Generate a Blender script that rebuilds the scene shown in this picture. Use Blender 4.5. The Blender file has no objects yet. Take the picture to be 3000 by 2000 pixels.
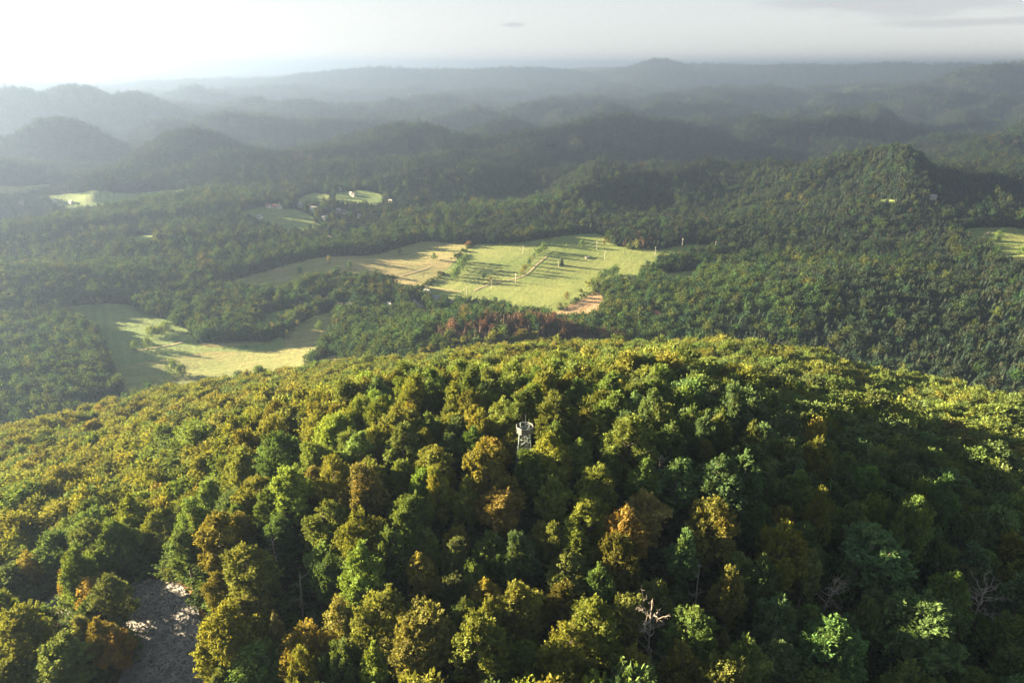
import bpy, bmesh, math, random
import numpy as np
from mathutils import Vector, Matrix
from mathutils.geometry import delaunay_2d_cdt
S = bpy.context.scene
R = math.radians
SUN_EL, SUN_AZ = 11.5, -74.0            # degrees; azimuth from +y, negative = to the left of the view
SUN_DIR = Vector((math.sin(R(SUN_AZ)) * math.cos(R(SUN_EL)), math.cos(R(SUN_AZ)) * math.cos(R(SUN_EL)), math.sin(R(SUN_EL))))
# ---------------------------------------------------------------- camera
cam = bpy.data.cameras.new('camera'); cam_o = bpy.data.objects.new('camera', cam); S.collection.objects.link(cam_o)
cam.sensor_width = 36; cam.lens = 24.01; cam.clip_start = 0.5; cam.clip_end = 150000
cam_o.location = (0, 0, 112); cam_o.rotation_euler = (R(90 - 22), 0, 0)
S.camera = cam_o
# ---------------------------------------------------------------- sky
W = bpy.data.worlds.new('World'); S.world = W; W.use_nodes = True
nt = W.node_tree; N = nt.nodes; L = nt.links; bg = N['Background']
sky = N.new('ShaderNodeTexSky'); sky.sky_type = 'NISHITA'; sky.sun_disc = False
sky.sun_elevation = R(SUN_EL); sky.sun_rotation = R(SUN_AZ); sky.altitude = 600
sky.air_density = 0.6; sky.dust_density = 0.4; sky.ozone_density = 1.0
SKY_STRENGTH = 0.05
bg.inputs['Strength'].default_value = SKY_STRENGTH
def wn(t, **kw):
    n = N.new(t)
    for k, v in kw.items(): setattr(n, k, v)
    return n
# thin high veil of cloud over the whole sky, plus a few darker cloud banks
geo = wn('ShaderNodeTexCoord'); mp = wn('ShaderNodeMapping'); mp.inputs['Scale'].default_value = (5, 5, 34)
L.new(geo.outputs['Generated'], mp.inputs['Vector'])
nz = wn('ShaderNodeTexNoise'); nz.inputs['Scale'].default_value = 1.6; nz.inputs['Detail'].default_value = 6; nz.inputs['Roughness'].default_value = 0.55
L.new(mp.outputs['Vector'], nz.inputs['Vector'])
def cloud(az, el, wide, tall, soft=0.55):
    """a cloud bank in the direction az, el (degrees), wide and tall in degrees"""
    d = Vector((math.sin(R(az)) * math.cos(R(el)), math.cos(R(az)) * math.cos(R(el)), math.sin(R(el))))
    sub = wn('ShaderNodeVectorMath', operation='SUBTRACT'); sub.inputs[1].default_value = d
    L.new(geo.outputs['Generated'], sub.inputs[0])
    mul = wn('ShaderNodeVectorMath', operation='MULTIPLY'); mul.inputs[1].default_value = (1 / R(wide), 1 / R(wide), 1 / R(tall))
    L.new(sub.outputs[0], mul.inputs[0])
    ln = wn('ShaderNodeVectorMath', operation='LENGTH'); L.new(mul.outputs[0], ln.inputs[0])
    ad = wn('ShaderNodeMath', operation='MULTIPLY_ADD'); L.new(nz.outputs['Fac'], ad.inputs[0]); ad.inputs[1].default_value = -2.4; L.new(ln.outputs['Value'], ad.inputs[2])
    mr = wn('ShaderNodeMapRange', interpolation_type='SMOOTHSTEP'); L.new(ad.outputs[0], mr.inputs['Value'])
    mr.inputs['From Min'].default_value = 0.25; mr.inputs['From Max'].default_value = -0.75
    return mr.outputs['Result']
banks = [cloud(27.5, 4.1, 8, 1.15), cloud(33, 2.6, 8, 0.28), cloud(0.1, 2.85, 0.7, 0.15), cloud(20, 5.6, 5, 0.9), cloud(36, 5.2, 7, 0.7), cloud(75, 7, 16, 2.2), cloud(140, 8, 20, 3), cloud(-150, 9, 18, 3)]
acc = banks[0]
for b_ in banks[1:]:
    m = wn('ShaderNodeMath', operation='MAXIMUM'); L.new(acc, m.inputs[0]); L.new(b_, m.inputs[1]); acc = m.outputs[0]
veil = wn('ShaderNodeMix', data_type='RGBA'); veil.inputs[0].default_value = 0.30
hs = wn('ShaderNodeHueSaturation'); hs.inputs['Saturation'].default_value = 0.35; hs.inputs['Value'].default_value = 0.25; L.new(sky.outputs['Color'], hs.inputs['Color'])
wm = wn('ShaderNodeVectorMath', operation='MULTIPLY'); wm.inputs[1].default_value = (1.0, 0.865, 0.73); L.new(hs.outputs['Color'], wm.inputs[0])
L.new(wm.outputs[0], veil.inputs[6]); veil.inputs[7].default_value = (1.35, 1.6, 1.75, 1)
dim = wn('ShaderNodeVectorMath', operation='MULTIPLY'); dim.inputs[1].default_value = (0.83, 0.82, 0.85); L.new(veil.outputs[2], dim.inputs[0])
mixc = wn('ShaderNodeMix', data_type='RGBA'); L.new(acc, mixc.inputs[0]); L.new(veil.outputs[2], mixc.inputs[6]); L.new(dim.outputs[0], mixc.inputs[7])
L.new(mixc.outputs[2], bg.inputs['Color'])
# ---------------------------------------------------------------- sun, exposure
sun = bpy.data.lights.new('sun', 'SUN'); sun.energy = 5.0; sun.angle = R(0.53); sun.color = (1.0, 0.755, 0.44)
sun_o = bpy.data.objects.new('sun', sun); S.collection.objects.link(sun_o)
sun_o.rotation_euler = SUN_DIR.to_track_quat('Z', 'Y').to_euler(); sun_o.location = (-300, 150, 400)
VS = S.view_settings
VS.view_transform = 'Standard'; VS.look = 'None'; VS.exposure = 3.95; VS.gamma = 1.0; VS.use_curve_mapping = False
C = S.cycles
C.max_bounces = 3; C.diffuse_bounces = 2; C.glossy_bounces = 1; C.transmission_bounces = 2; C.volume_bounces = 1; C.transparent_max_bounces = 4
C.use_denoising = True; C.denoiser = 'OPENIMAGEDENOISE'; C.denoising_input_passes = 'RGB_ALBEDO_NORMAL'; C.denoising_prefilter = 'FAST'
C.caustics_reflective = False; C.caustics_refractive = False
rng = np.random.default_rng(7)
# ---------------------------------------------------------------- the shape of the land
def _hash(ix, iy, seed):
    n = (ix.astype(np.int64) * 374761393 + iy.astype(np.int64) * 668265263 + seed * 1442695041) & 0x7fffffff
    n = ((n ^ (n >> 13)) * 1274126177) & 0x7fffffff
    return ((n ^ (n >> 16)) & 0xffff) / 65535.0
def vnoise(x, y, seed=0):
    x0 = np.floor(x); y0 = np.floor(y)
    fx = x - x0; fy = y - y0
    fx = fx * fx * fx * (fx * (fx * 6 - 15) + 10); fy = fy * fy * fy * (fy * (fy * 6 - 15) + 10)
    ix = x0.astype(np.int64); iy = y0.astype(np.int64)
    a = _hash(ix, iy, seed); b = _hash(ix + 1, iy, seed); c = _hash(ix, iy + 1, seed); d = _hash(ix + 1, iy + 1, seed)
    return (a * (1 - fx) + b * fx) * (1 - fy) + (c * (1 - fx) + d * fx) * fy      # 0..1
def fbm(x, y, wl, octv=4, seed=0, gain=0.5):
    s = 0.0; a = 1.0; t = 0.0
    ca, sa = 0.8, 0.6
    u, v = x / wl, y / wl
    for k in range(octv):
        s = s + a * (vnoise(u, v, seed + k * 17) * 2 - 1); t += a; a *= gain
        u, v = (u * ca - v * sa) * 2.03 + 11.3, (u * sa + v * ca) * 2.03 + 4.7
    return s / t
def ridged(x, y, wl, octv=4, seed=0, gain=0.5):
    s = 0.0; a = 1.0; t = 0.0
    u, v = x / wl, y / wl
    for k in range(octv):
        n = vnoise(u, v, seed + k * 31) * 2 - 1
        s = s + a * (1 - np.abs(n) * 2.0); t += a; a *= gain
        u, v = (u * 0.8 - v * 0.6) * 2.03 + 3.1, (u * 0.6 + v * 0.8) * 2.03 + 9.7
    return s / t
def smax(a, b, k):
    h = np.clip(0.5 + 0.5 * (a - b) / k, 0, 1)
    return b * (1 - h) + a * h + k * h * (1 - h)
def sstep(a, b, x):
    t = np.clip((x - a) / (b - a), 0, 1)
    return t * t * (3 - 2 * t)
CAM_Z = 112.0
PITCH = 22.0
FLOOR = -222.0
SUMMIT = (5.0, 175.0)
# how steeply the wooded dome falls away in each direction round its summit (degrees from +x, stretch)
_SA = [-180, -165, -150, -120, -90, -60, -35, -15, 5, 25, 50, 75, 90, 110, 135, 155, 168, 180]
_SV = [1.05, 1.10, 1.10, 1.02, 0.95, 1.05, 1.20, 1.20, 1.15, 1.15, 1.25, 1.40, 1.45, 1.40, 1.25, 1.15, 1.10, 1.05]
_PD = [0, 40, 80, 120, 180, 250, 340, 450, 560, 700, 1000, 3000]
_PZ = [0, -2, -9, -22, -55, -110, -180, -260, -340, -440, -650, -2000]
# the broad wooded slope behind the knoll: how many degrees below the camera its canopy lies, by bearing
_BA = [-180, -90, -60, -40, -22, -7, 1.5, 12.5, 19.8, 26.6, 40, 60, 90, 180]
_BD = [26, 24.5, 23.2, 22.85, 22.75, 22.8, 22.2, 21.4, 20.9, 20.75, 20.7, 21.5, 24, 26]
_BX = [9, 8, 7.2, 6.6, 5.2, 4.2, 3.9, 4.4, 5.2, 6.0, 6.8, 8, 9, 9]
_pd = np.arange(0, 3000, 5.0)
_pz = np.interp(_pd, _PD, _PZ)
_pz = np.convolve(np.concatenate([np.full(6, _pz[0]), _pz, np.full(6, _pz[-1])]), np.ones(13) / 13, 'valid')
# hills: (tops traced from image pixels at assumed distances, already turned into metres) x, y, top z, radius across, radius along the view, turn (deg)
HILLS = [(-1035, 2276, -82, 342, 273, 10, 1.9), (-1066, 2094, -126, 175, 140, 20, 1.9), (-922, 2431, -154, 259, 181, 0, 1.9), (-452, 2510, -93, 232, 186, -8, 1.9), (-266, 2606, -154, 369, 221, -8, 1.9), (-665, 2358, -175, 223, 134, 25, 1.9), (230, 2439, -109, 122, 110, 0, 1.9), (65, 2399, -158, 219, 109, 12, 1.9), (394, 2519, -156, 211, 127, 0, 1.9), (170, 2043, -166, 153, 76, 15, 1.9), (-59, 2049, -183, 187, 75, 15, 1.9), (388, 2043, -191, 259, 90, 0, 1.9), (281, 4090, -117, 238, 214, 0, 1.9), (571, 3858, -154, 517, 259, 0, 1.9), (1049, 3652, -134, 504, 252, 0, 1.9), (1051, 1841, -162, 132, 132, 0, 2.2), (-1130, 1829, -177, 121, 121, 0, 1.9), (-1291, 3253, -92, 435, 261, 0, 1.9), (-1523, 3151, -113, 348, 209, 0, 1.9), (-1051, 3548, -175, 368, 221, 0, 1.9), (-1743, 4899, -83, 259, 233, 0, 1.9), (-2617, 5950, -53, 539, 323, 0, 1.6), (-2384, 3934, 9, 457, 366, 0, 1.9), (-2182, 4163, -31, 428, 300, 0, 1.9), (-2613, 3786, 2, 419, 335, 0, 1.9), (-1606, 2534, -64, 373, 186, 10, 1.9), (-1640, 9357, 73, 1998, 699, 0, 2.2), (-959, 9753, 61, 1624, 568, 0, 2.2), (135, 9499, 72, 1998, 699, 0, 2.2), (1888, 9310, 175, 908, 1090, 0, 1.7), (2665, 10156, 115, 2811, 843, 0, 2.2), (1576, 11896, 104, 2524, 757, 0, 2.2), (3702, 9290, 110, 2677, 803, 0, 2.2), (4860, 9307, 131, 2142, 750, 0, 2.2), (5073, 8385, 124, 1562, 625, 0, 2.2), (3783, 5650, 127, 954, 334, -6, 2.0), (-898, 19980, 124, 765, 459, 0, 1.5), (794, 20985, 161, 535, 321, 0, 1.5), (1903, 20914, 172, 803, 482, 0, 1.5), (-4536, 13245, -69, 4462, 1339, 0, 2.2), (-3117, 12621, -20, 3315, 994, 0, 2.2), (1876, 4418, -126, 477, 239, 0, 1.9), (2947, 4762, -48, 650, 260, 0, 1.9), (2167, 6656, -91, 669, 268, 0, 1.7), (3183, 6235, -61, 312, 187, 0, 1.5), (1251, 2616, -196, 288, 115, -5, 1.9), (1751, 2797, -142, 438, 175, -5, 1.9), (1000, 2829, -195, 323, 129, 5, 1.9)]
def base_height(x, y):
    r = np.hypot(x, y)
    far = sstep(1400, 1980, r)
    b = FLOOR + 7 * fbm(x, y, 330, 3, 3) + 10 * fbm(x, y, 900, 2, 8)
    b = b + 24 * np.exp(-(((x - 120) / 420) ** 2 + ((y - 1330) / 230) ** 2))           # the upper meadow's swell
    b = b - 26 * sstep(1440, 1750, y + 0.25 * x) * (1 - far)
    # wooded side ridges right and left of the meadows
    b = b + 62 * np.exp(-(((x - 900) / 330) ** 2 + ((y - 900) / 360) ** 2))
    b = b + 40 * np.exp(-(((x - 440) / 170) ** 2 + ((y - 930) / 150) ** 2))
    b = b + 30 * np.exp(-(((x - 760) / 300) ** 2 + ((y - 1420) / 160) ** 2))
    b = b + 60 * np.exp(-(((x + 10) / 150) ** 2 + ((y - 730) / 95) ** 2))              # spur behind the dome
    b = b + 34 * np.exp(-(((x + 640) / 260) ** 2 + ((y - 1260) / 90) ** 2))
    b = b + 26 * np.exp(-(((x + 760) / 200) ** 2 + ((y - 1010) / 80) ** 2))
    b = b + 18 * np.exp(-(((x + 330) / 160) ** 2 + ((y - 1130) / 60) ** 2))
    xr = x * 0.92 + y * 0.30; yr = y * 1.05 - x * 0.38                                 # ridges lie across the view
    al = x * 0.65 + y * 0.76; ac = x * 0.76 - y * 0.65
    rough = 118 * ridged(al * 0.5 + 40 * fbm(x, y, 400, 2, 33), ac, 620, 3, 5) + 20 * ridged(xr, yr, 300, 2, 9) + 38 * fbm(x, y, 1500, 3, 21)
    veryfar = sstep(5000, 11000, r)
    rough = rough + veryfar * (38 * ridged(xr, yr, 2600, 4, 77) + 6)
    amp = far * (0.9 + 0.35 * sstep(-500, 1500, x))
    ham = np.exp(-(((x + 560) / 330) ** 2 + ((y - 1740) / 240) ** 2))                    # the hamlet lies on an open shoulder, raised and smoothed so its meadow shows
    return b + amp * (rough + 12) * (1 - 0.85 * ham) + 34 * ham
def height(x, y):
    x = np.asarray(x, float); y = np.asarray(y, float)
    b = base_height(x, y)
    for hx, hy, hz, ra, rb, turn, sharp in HILLS:
        c, s = math.cos(math.radians(turn)), math.sin(math.radians(turn))
        dx, dy = x - hx, y - hy
        u = (dx * c + dy * s) / ra; v = (-dx * s + dy * c) / rb
        wob = 1 + 0.35 * fbm(x, y, max(ra, rb) * 0.8, 3, int(abs(hx)) % 97)
        q = np.sqrt(u * u + v * v) * wob
        prof = np.exp(-np.power(q, sharp) * 1.1)
        hill = -340 + (hz + 340) * prof
        b = smax(hill, b, 20.0)
    dx, dy = x - SUMMIT[0], y - SUMMIT[1]
    ang = np.degrees(np.arctan2(dy, dx))
    s = np.interp(ang, _SA, _SV)
    d = np.hypot(dx, dy)
    d = d * (1 + (s - 1) * sstep(0, 60, d))
    d = d + 10 * fbm(x, y, 120, 2, 4) * sstep(40, 160, d)
    knoll = np.interp(d, _pd, _pz)
    r = np.hypot(x, y); az = np.degrees(np.arctan2(x, y))
    dep = np.interp(az, _BA, _BD) + np.interp(az, _BA, _BX) * np.exp(-(r - 230) / 130)
    slope = CAM_Z - r * np.tan(np.radians(np.clip(dep, 0, 60))) - 17
    slope = slope - 0.02 * np.maximum(170 - r, 0) ** 2
    slope = slope - 0.012 * np.maximum(r - 570 - 30 * fbm(x, y, 300, 2, 6), 0) ** 2
    slope = slope - 13 * sstep(50, 140, x) * sstep(185, 105, y) - 8 * sstep(-60, -120, x) * sstep(230, 150, y)
    slope = slope + 13.0 * fbm(x * 0.8 + y * 0.5, y * 0.8 - x * 0.5, 95, 2, 14) * sstep(180, 260, r) * (1 - sstep(480, 600, r))
    # the gully on the sunny side, above the scree
    g = np.exp(-(((x + 150) * 0.62 + (y - 225) * 0.78) / 17) ** 2) * sstep(-60, -105, x) * sstep(340, 250, y)
    hill = smax(knoll, slope, 12.0) - 9 * g + 2.4 * fbm(x, y, 46, 3, 12)
    return smax(hill, b, 22.0) - r * r / 12.74e6                            # the Earth's curve
# the ground is sampled once on a polar grid; everything stands on that same grid
AZ = np.radians(np.concatenate([np.arange(-180, -63, 3.0), np.arange(-63, 63.01, 0.21), np.arange(66, 180.1, 3.0)]))
RR = np.exp(np.linspace(math.log(14.0), math.log(46000.0), 420))
def make_grid():
    A, R = np.meshgrid(AZ, RR)
    return height(R * np.sin(A), R * np.cos(A))
def gz(x, y):
    x = np.asarray(x, float); y = np.asarray(y, float)
    r = np.clip(np.hypot(x, y), RR[0], RR[-1] * 0.999); a = np.arctan2(x, y)
    i = np.clip(np.searchsorted(RR, r, 'right') - 1, 0, len(RR) - 2)
    j = np.clip(np.searchsorted(AZ, a, 'right') - 1, 0, len(AZ) - 2)
    f = (r - RR[i]) / (RR[i + 1] - RR[i]); g = (a - AZ[j]) / (AZ[j + 1] - AZ[j])
    return (ZG[i, j] * (1 - f) + ZG[i + 1, j] * f) * (1 - g) + (ZG[i, j + 1] * (1 - f) + ZG[i + 1, j + 1] * f) * g
# positions traced from image pixels onto the modelled ground, in metres (x to the right, y ahead of the camera)
FIELDS = [('meadow', 'hay',
  [(-477.5, 1017.0), (-452.6, 1078.0), (-361.3, 1132.3), (-307.1, 1184.6), (-249.2, 1205.5), (-202.1, 1261.9), (-172.8, 1292.2), (-103.2, 1260.4), (-74.4, 1258.0), (-100.2, 1164.9), (-125.4, 1078.7), (-148.5, 1034.2),
   (-184.8, 1024.6), (-197.3, 1060.2), (-265.4, 1067.6), (-332.3, 1054.1), (-361.5, 1012.0), (-417.8, 1019.1)]),
 ('meadow', 'grass',
  [(-74.4, 1258.0), (-21.2, 1254.1), (44.5, 1269.8), (105.0, 1308.7), (166.8, 1330.4), (179.8, 1297.4), (183.2, 1258.8), (210.5, 1223.1), (273.9, 1221.0), (329.6, 1255.0), (377.6, 1251.0), (369.5, 1220.3), (321.0, 1183.9),
   (299.2, 1156.0), (258.0, 1138.9), (195.5, 1080.0), (175.5, 1065.3), (155.7, 1048.1), (124.5, 1016.6), (108.7, 992.3), (80.0, 962.7), (50.6, 913.9), (2.5, 929.4), (-10.3, 955.8), (-61.6, 956.1), (-95.3, 975.0), (-124.0, 998.7),
   (-169.2, 1011.4), (-184.8, 1024.6), (-148.5, 1034.2), (-125.4, 1078.7), (-100.2, 1164.9)]),
 ('stubble_field', 'stubble', [(50.6, 913.9), (82.8, 995.9), (115.9, 1027.4), (135.5, 1018.9), (142.8, 984.4), (124.9, 906.8), (107.0, 882.5), (74.9, 892.0)]),
 ('meadow', 'grass2', [(181.6, 1107.4), (219.4, 1105.9), (198.5, 1034.6), (170.6, 1017.3)]), ('meadow', 'hay2', [(244.1, 1098.0), (281.7, 1110.9), (313.0, 1113.7), (283.4, 1014.6), (237.3, 1023.8)]),
 ('meadow', 'grass2',
  [(-653.5, 936.7), (-568.9, 955.2), (-528.0, 923.0), (-470.2, 891.1), (-425.6, 850.9), (-397.5, 799.7), (-364.3, 809.7), (-321.9, 815.3), (-307.7, 854.1), (-283.2, 798.5), (-336.1, 793.0), (-378.9, 791.5), (-412.8, 770.9),
   (-460.6, 745.7), (-478.2, 735.8), (-500.2, 775.5), (-562.3, 856.1), (-617.5, 894.9)]),
 ('meadow', 'hay2',
  [(-307.7, 854.1), (-294.7, 890.6), (-285.7, 925.1), (-254.2, 950.9), (-228.7, 957.3), (-245.9, 928.3), (-249.8, 892.9), (-233.9, 851.1), (-237.5, 797.9), (-238.1, 718.7), (-223.2, 705.1), (-225.4, 783.3), (-165.5, 691.2),
   (-132.4, 503.4), (-177.4, 531.5), (-277.4, 685.6), (-342.1, 667.5), (-372.1, 651.3), (-410.4, 654.3), (-453.7, 695.7), (-478.2, 735.8), (-460.6, 745.7), (-428.6, 800.3), (-393.4, 821.7), (-349.7, 825.2), (-295.7, 833.9)]),
 ('meadow', 'grass2', [(-366.2, 913.6), (-338.9, 955.2), (-296.1, 952.0), (-309.7, 865.9), (-335.7, 856.1)]),
 ('meadow', 'grass', [(838.0, 1268.0), (905.2, 1296.9), (1033.7, 1288.1), (787.8, 964.6), (764.9, 1040.7), (786.8, 1083.8), (818.3, 1183.0)]),
 ('meadow', 'grass', [(-606.5, 1491.0), (-585.6, 1527.9), (-559.4, 1552.0), (-478.3, 1542.9), (-414.0, 1464.2), (-451.1, 1445.8), (-496.6, 1444.0), (-562.5, 1448.7)]),
 ('meadow', 'grass', [(-505.0, 1578.7), (-515.9, 1712.5), (-502.6, 1751.7), (-448.9, 1705.5), (-418.0, 1589.9), (-457.3, 1579.0)]),
 ('meadow', 'grass2', [(-457.9, 1763.9), (-348.9, 1747.8), (-314.9, 1708.2), (-309.4, 1589.2), (-374.3, 1565.5), (-411.8, 1589.5)]),
 ('meadow', 'grass2', [(-533.5, 1440.3), (-455.7, 1459.3), (-404.0, 1457.8), (-398.6, 1378.6), (-456.1, 1369.6)]), ('meadow', 'grass2', [(-708.6, 1217.3), (-750.5, 1323.7), (-639.8, 1256.6), (-648.6, 1207.9)]),
 ('meadow', 'hay2', [(-575.9, 1249.5), (-564.8, 1272.3), (-532.2, 1261.8), (-535.6, 1220.7)]), ('meadow', 'hay2', [(-1409.8, 1842.0), (-1350.1, 2014.6), (-1317.5, 1978.9), (-1310.1, 1858.5), (-1353.1, 1761.6)]),
 ('meadow', 'grass2', [(-1236.1, 1814.3), (-1142.1, 1776.7), (-1036.7, 1769.9), (-914.3, 1820.1), (-833.3, 1794.0), (-822.5, 1716.2), (-927.5, 1664.3), (-1014.4, 1631.3), (-1147.6, 1726.3)]),
 ('meadow', 'grass2', [(750.8, 1445.2), (785.5, 1400.7), (758.5, 1364.8), (745.1, 1414.1)]), ('meadow', 'grass2', [(-448.6, 616.6), (-436.0, 654.0), (-398.3, 671.3), (-397.0, 649.9), (-410.4, 611.2), (-449.2, 621.6)])]
LONE = [(-81.2, 1241.4, 'rust_round', 10), (-137.3, 1169.4, 'round', 12), (-203.1, 1208.3, 'slim', 12), (-270.9, 1104.0, 'slim', 15), (-309.0, 1119.1, 'pale', 14), (-350.1, 1088.5, 'slim', 14), (-45.9, 1080.0, 'slim', 13),
 (-35.7, 1064.0, 'pale', 11), (85.5, 1144.3, 'spruce', 19), (83.0, 988.9, 'pale', 14), (-262.8, 870.1, 'round', 12), (-295.9, 838.2, 'pale', 12), (-295.1, 882.4, 'pale', 10), (128.9, 1237.3, 'round', 11),
 (102.2, 1241.3, 'round', 6), (171.0, 1245.5, 'pale', 10), (226.5, 1220.3, 'bright', 18), (274.7, 1220.8, 'slim', 12), (299.6, 1192.5, 'spruce', 13), (307.0, 1190.6, 'spruce', 12), (213.8, 1228.5, 'round', 9),
 (-599.2, 938.0, 'pale', 14), (-458.3, 793.6, 'round', 14), (-472.4, 789.0, 'round', 11), (-392.6, 723.1, 'round', 17), (-381.3, 715.0, 'round', 14), (-339.4, 807.0, 'bush', 4), (-223.9, 872.1, 'round', 10),
 (870.9, 1204.6, 'round', 16), (825.0, 1079.0, 'round', 12)]
HEDGE_A = [(-93.7, 1075.6), (-92.4, 1091.0), (-90.0, 1104.2), (-87.0, 1117.5), (-84.2, 1132.3), (-82.0, 1148.6), (-79.6, 1159.6)]
HEDGE_B = [(16.1, 1098.7), (20.4, 1109.0), (25.5, 1123.2), (29.6, 1140.4), (33.8, 1157.8), (39.4, 1175.4), (46.3, 1190.4), (51.9, 1201.4), (56.4, 1209.7)]
COPSE = [(-474.8, 834.8), (-468.6, 831.8), (-466.0, 837.1), (-464.0, 840.8), (-461.8, 845.9), (-460.0, 852.0), (-480.1, 848.7), (-469.0, 858.8)]
ROW_C = [(-325.7, 896.3), (-318.9, 894.0), (-315.0, 901.3), (-309.8, 904.3), (-305.5, 910.5), (-302.3, 917.5), (-289.7, 920.3), (-281.3, 924.1)]
ROW_D = [(122.0, 1034.0), (128.1, 1043.1), (135.9, 1054.6), (144.0, 1067.5), (152.1, 1079.2), (159.9, 1088.4), (167.9, 1097.7), (173.7, 1103.4)]
STAND = [(-440.6, 898.3), (-429.0, 875.6), (-418.0, 853.4), (-408.8, 837.0), (-403.1, 836.2), (-325.0, 847.7), (-318.1, 850.3)]
POLES = [(155.2, 1224.1), (256.3, 1192.3), (310.4, 1219.8), (78.8, 1124.7), (6.1, 1065.8), (372.5, 1225.6), (164.1, 1175.7), (19.7, 1195.3), (5.5, 1063.3), (-32.7, 1037.0), (-71.0, 1014.6)]
HOUSES = [(-115.5, 989.1, 'white', 10, 'grey'), (-132.9, 1019.2, 'white', 8, 'grey'), (-145.6, 973.4, 'white', 7, 'grey'), (-90.9, 973.1, 'cream', 7, 'grey'), (-134.5, 954.3, 'white', 8, 'dark'), (-241.3, 961.4, 'white', 8, 'dark'),
 (-254.8, 963.9, 'cream', 6, 'dark'), (-181.2, 956.9, 'grey', 13, 'grey'), (-299.8, 986.9, 'cream', 7, 'dark'), (-283.9, 994.1, 'white', 5, 'dark'), (-363.3, 971.8, 'white', 6, 'grey'), (31.0, 892.5, 'cream', 12, 'red'),
 (61.6, 913.2, 'cream', 10, 'red'), (204.7, 902.1, 'white', 9, 'red')]
HAMLET = [(-549.5, 1543.3, 'white', 9, 'red'), (-536.0, 1543.9, 'white', 10, 'red'), (-524.5, 1543.8, 'cream', 13, 'grey'), (-545.5, 1470.8, 'cream', 9, 'grey'), (-442.7, 1528.0, 'cream', 16, 'grey'), (-483.1, 1563.3, 'white', 8, 'grey'),
 (-389.3, 1532.9, 'white', 8, 'grey'), (-374.1, 1523.4, 'white', 9, 'dark'), (-337.1, 1500.4, 'white', 10, 'grey'), (-405.8, 1477.7, 'white', 14, 'grey'), (-399.8, 1709.2, 'white', 8, 'grey'), (-391.2, 1696.5, 'white', 8, 'dark'),
 (-443.3, 1776.5, 'cream', 8, 'grey'), (-291.7, 1647.4, 'white', 8, 'grey'), (-232.0, 1564.5, 'white', 10, 'grey'), (-357.7, 1316.9, 'white', 8, 'grey')]
FARHOUSES = [(-1163.7, 1747.9, 'white', 10, 'grey'), (-1236.8, 1727.4, 'cream', 9, 'dark'), (-1114.4, 1733.5, 'cream', 9, 'dark'), (864.4, 1412.0, 'white', 11, 'grey')]
SHED = (133.7, 1180.9)
PATHS = [[(-479.6, 778.4), (-466.8, 788.6), (-448.3, 799.3), (-425.7, 810.3), (-421.7, 822.1)], [(-189.5, 1083.7), (-165.5, 1102.0), (-145.6, 1119.4), (-137.7, 1137.8)],
 [(-186.5, 1063.4), (-147.3, 1050.6), (-111.2, 1037.7), (-73.4, 1024.0)], [(849.3, 1219.9), (873.8, 1243.6), (899.4, 1267.4)],
 [(-64.3, 1024.6), (-51.3, 1042.3), (-35.6, 1060.3), (-7.5, 1072.1), (14.0, 1084.6), (26.3, 1101.1), (39.7, 1141.4), (55.9, 1171.9), (64.5, 1189.5)]]
RUST = [(-102.7, 916.0, 30), (-37.7, 730.9, 55), (1.9, 713.2, 60), (40.7, 708.7, 55), (59.9, 704.9, 50), (108.4, 738.7, 45), (209.0, 1217.5, 25), (246.6, 1252.4, 25)]
NEAR = [(-97.9, 130.4, 'green', 10), (-102.0, 128.5, 'dark', 7), (32.6, 141.0, 'rust', 11), (-3.4, 142.3, 'rust', 11), (-5.6, 156.6, 'orange', 10), (26.3, 133.3, 'orange', 11), (-18.6, 104.7, 'pink', 14), (-95.1, 122.3, 'orange', 7),
 (-91.1, 119.7, 'orange', 7), (-125.5, 153.2, 'orange', 5), (-85.1, 185.3, 'bright', 14), (12.2, 170.3, 'bright', 13), (30.6, 157.5, 'bright', 15), (-3.4, 180.1, 'bright', 11), (-87.5, 208.2, 'bright', 14),
 (10.7, 154.2, 'golden', 12), (-7.4, 149.4, 'golden', 11), (18.4, 137.8, 'golden', 12), (46.6, 133.1, 'golden', 13), (10.9, 112.5, 'golden', 10), (67.8, 141.5, 'golden', 8), (63.2, 130.2, 'golden', 11), (89.7, 116.2, 'teal', 19),
 (64.9, 107.2, 'teal', 13), (86.4, 132.3, 'teal', 16), (24.1, 124.2, 'golden', 11), (30.8, 117.3, 'olive', 9), (-60.7, 118.7, 'olive', 13), (-62.0, 127.9, 'olive', 13), (-61.2, 111.5, 'golden', 13), (-81.7, 139.4, 'green', 11),
 (-119.7, 161.0, 'green', 13), (-126.5, 204.3, 'golden', 15), (-68.3, 171.1, 'green', 14), (-27.9, 109.8, 'olive', 13), (-35.4, 130.3, 'golden', 13), (-20.1, 153.2, 'olive', 13), (23.2, 98.8, 'golden', 10),
 (10.0, 98.3, 'golden', 13), (-52.9, 154.5, 'rust', 9), (-111.9, 119.5, 'olive', 12), (-99.3, 113.2, 'green', 12), (-110.1, 111.8, 'olive', 11), (-37.5, 144.1, 'pink', 12), (42.5, 147.3, 'teal', 12), (51.5, 143.2, 'teal', 13),
 (0.5, 167.3, 'golden', 8)]
SPRUCE_NEAR = [(-51.2, 114.0, 17), (-159.6, 209.8, 14), (-163.2, 193.7, 15), (-141.7, 196.5, 14), (44.8, 110.4, 12), (245.1, 321.4, 16), (80.8, 197.9, 13)]
DEAD = [(28.5, 107.5, 19, 'full'), (-49.5, 125.6, 15, 'snag'), (111.2, 127.7, 18, 'full'), (-57.3, 135.1, 14, 'snag'), (4.3, 154.1, 12, 'snag'), (73.0, 125.5, 17, 'twig'), (42.3, 123.2, 15, 'snag'), (38.3, 152.0, 15, 'twig')]
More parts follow.
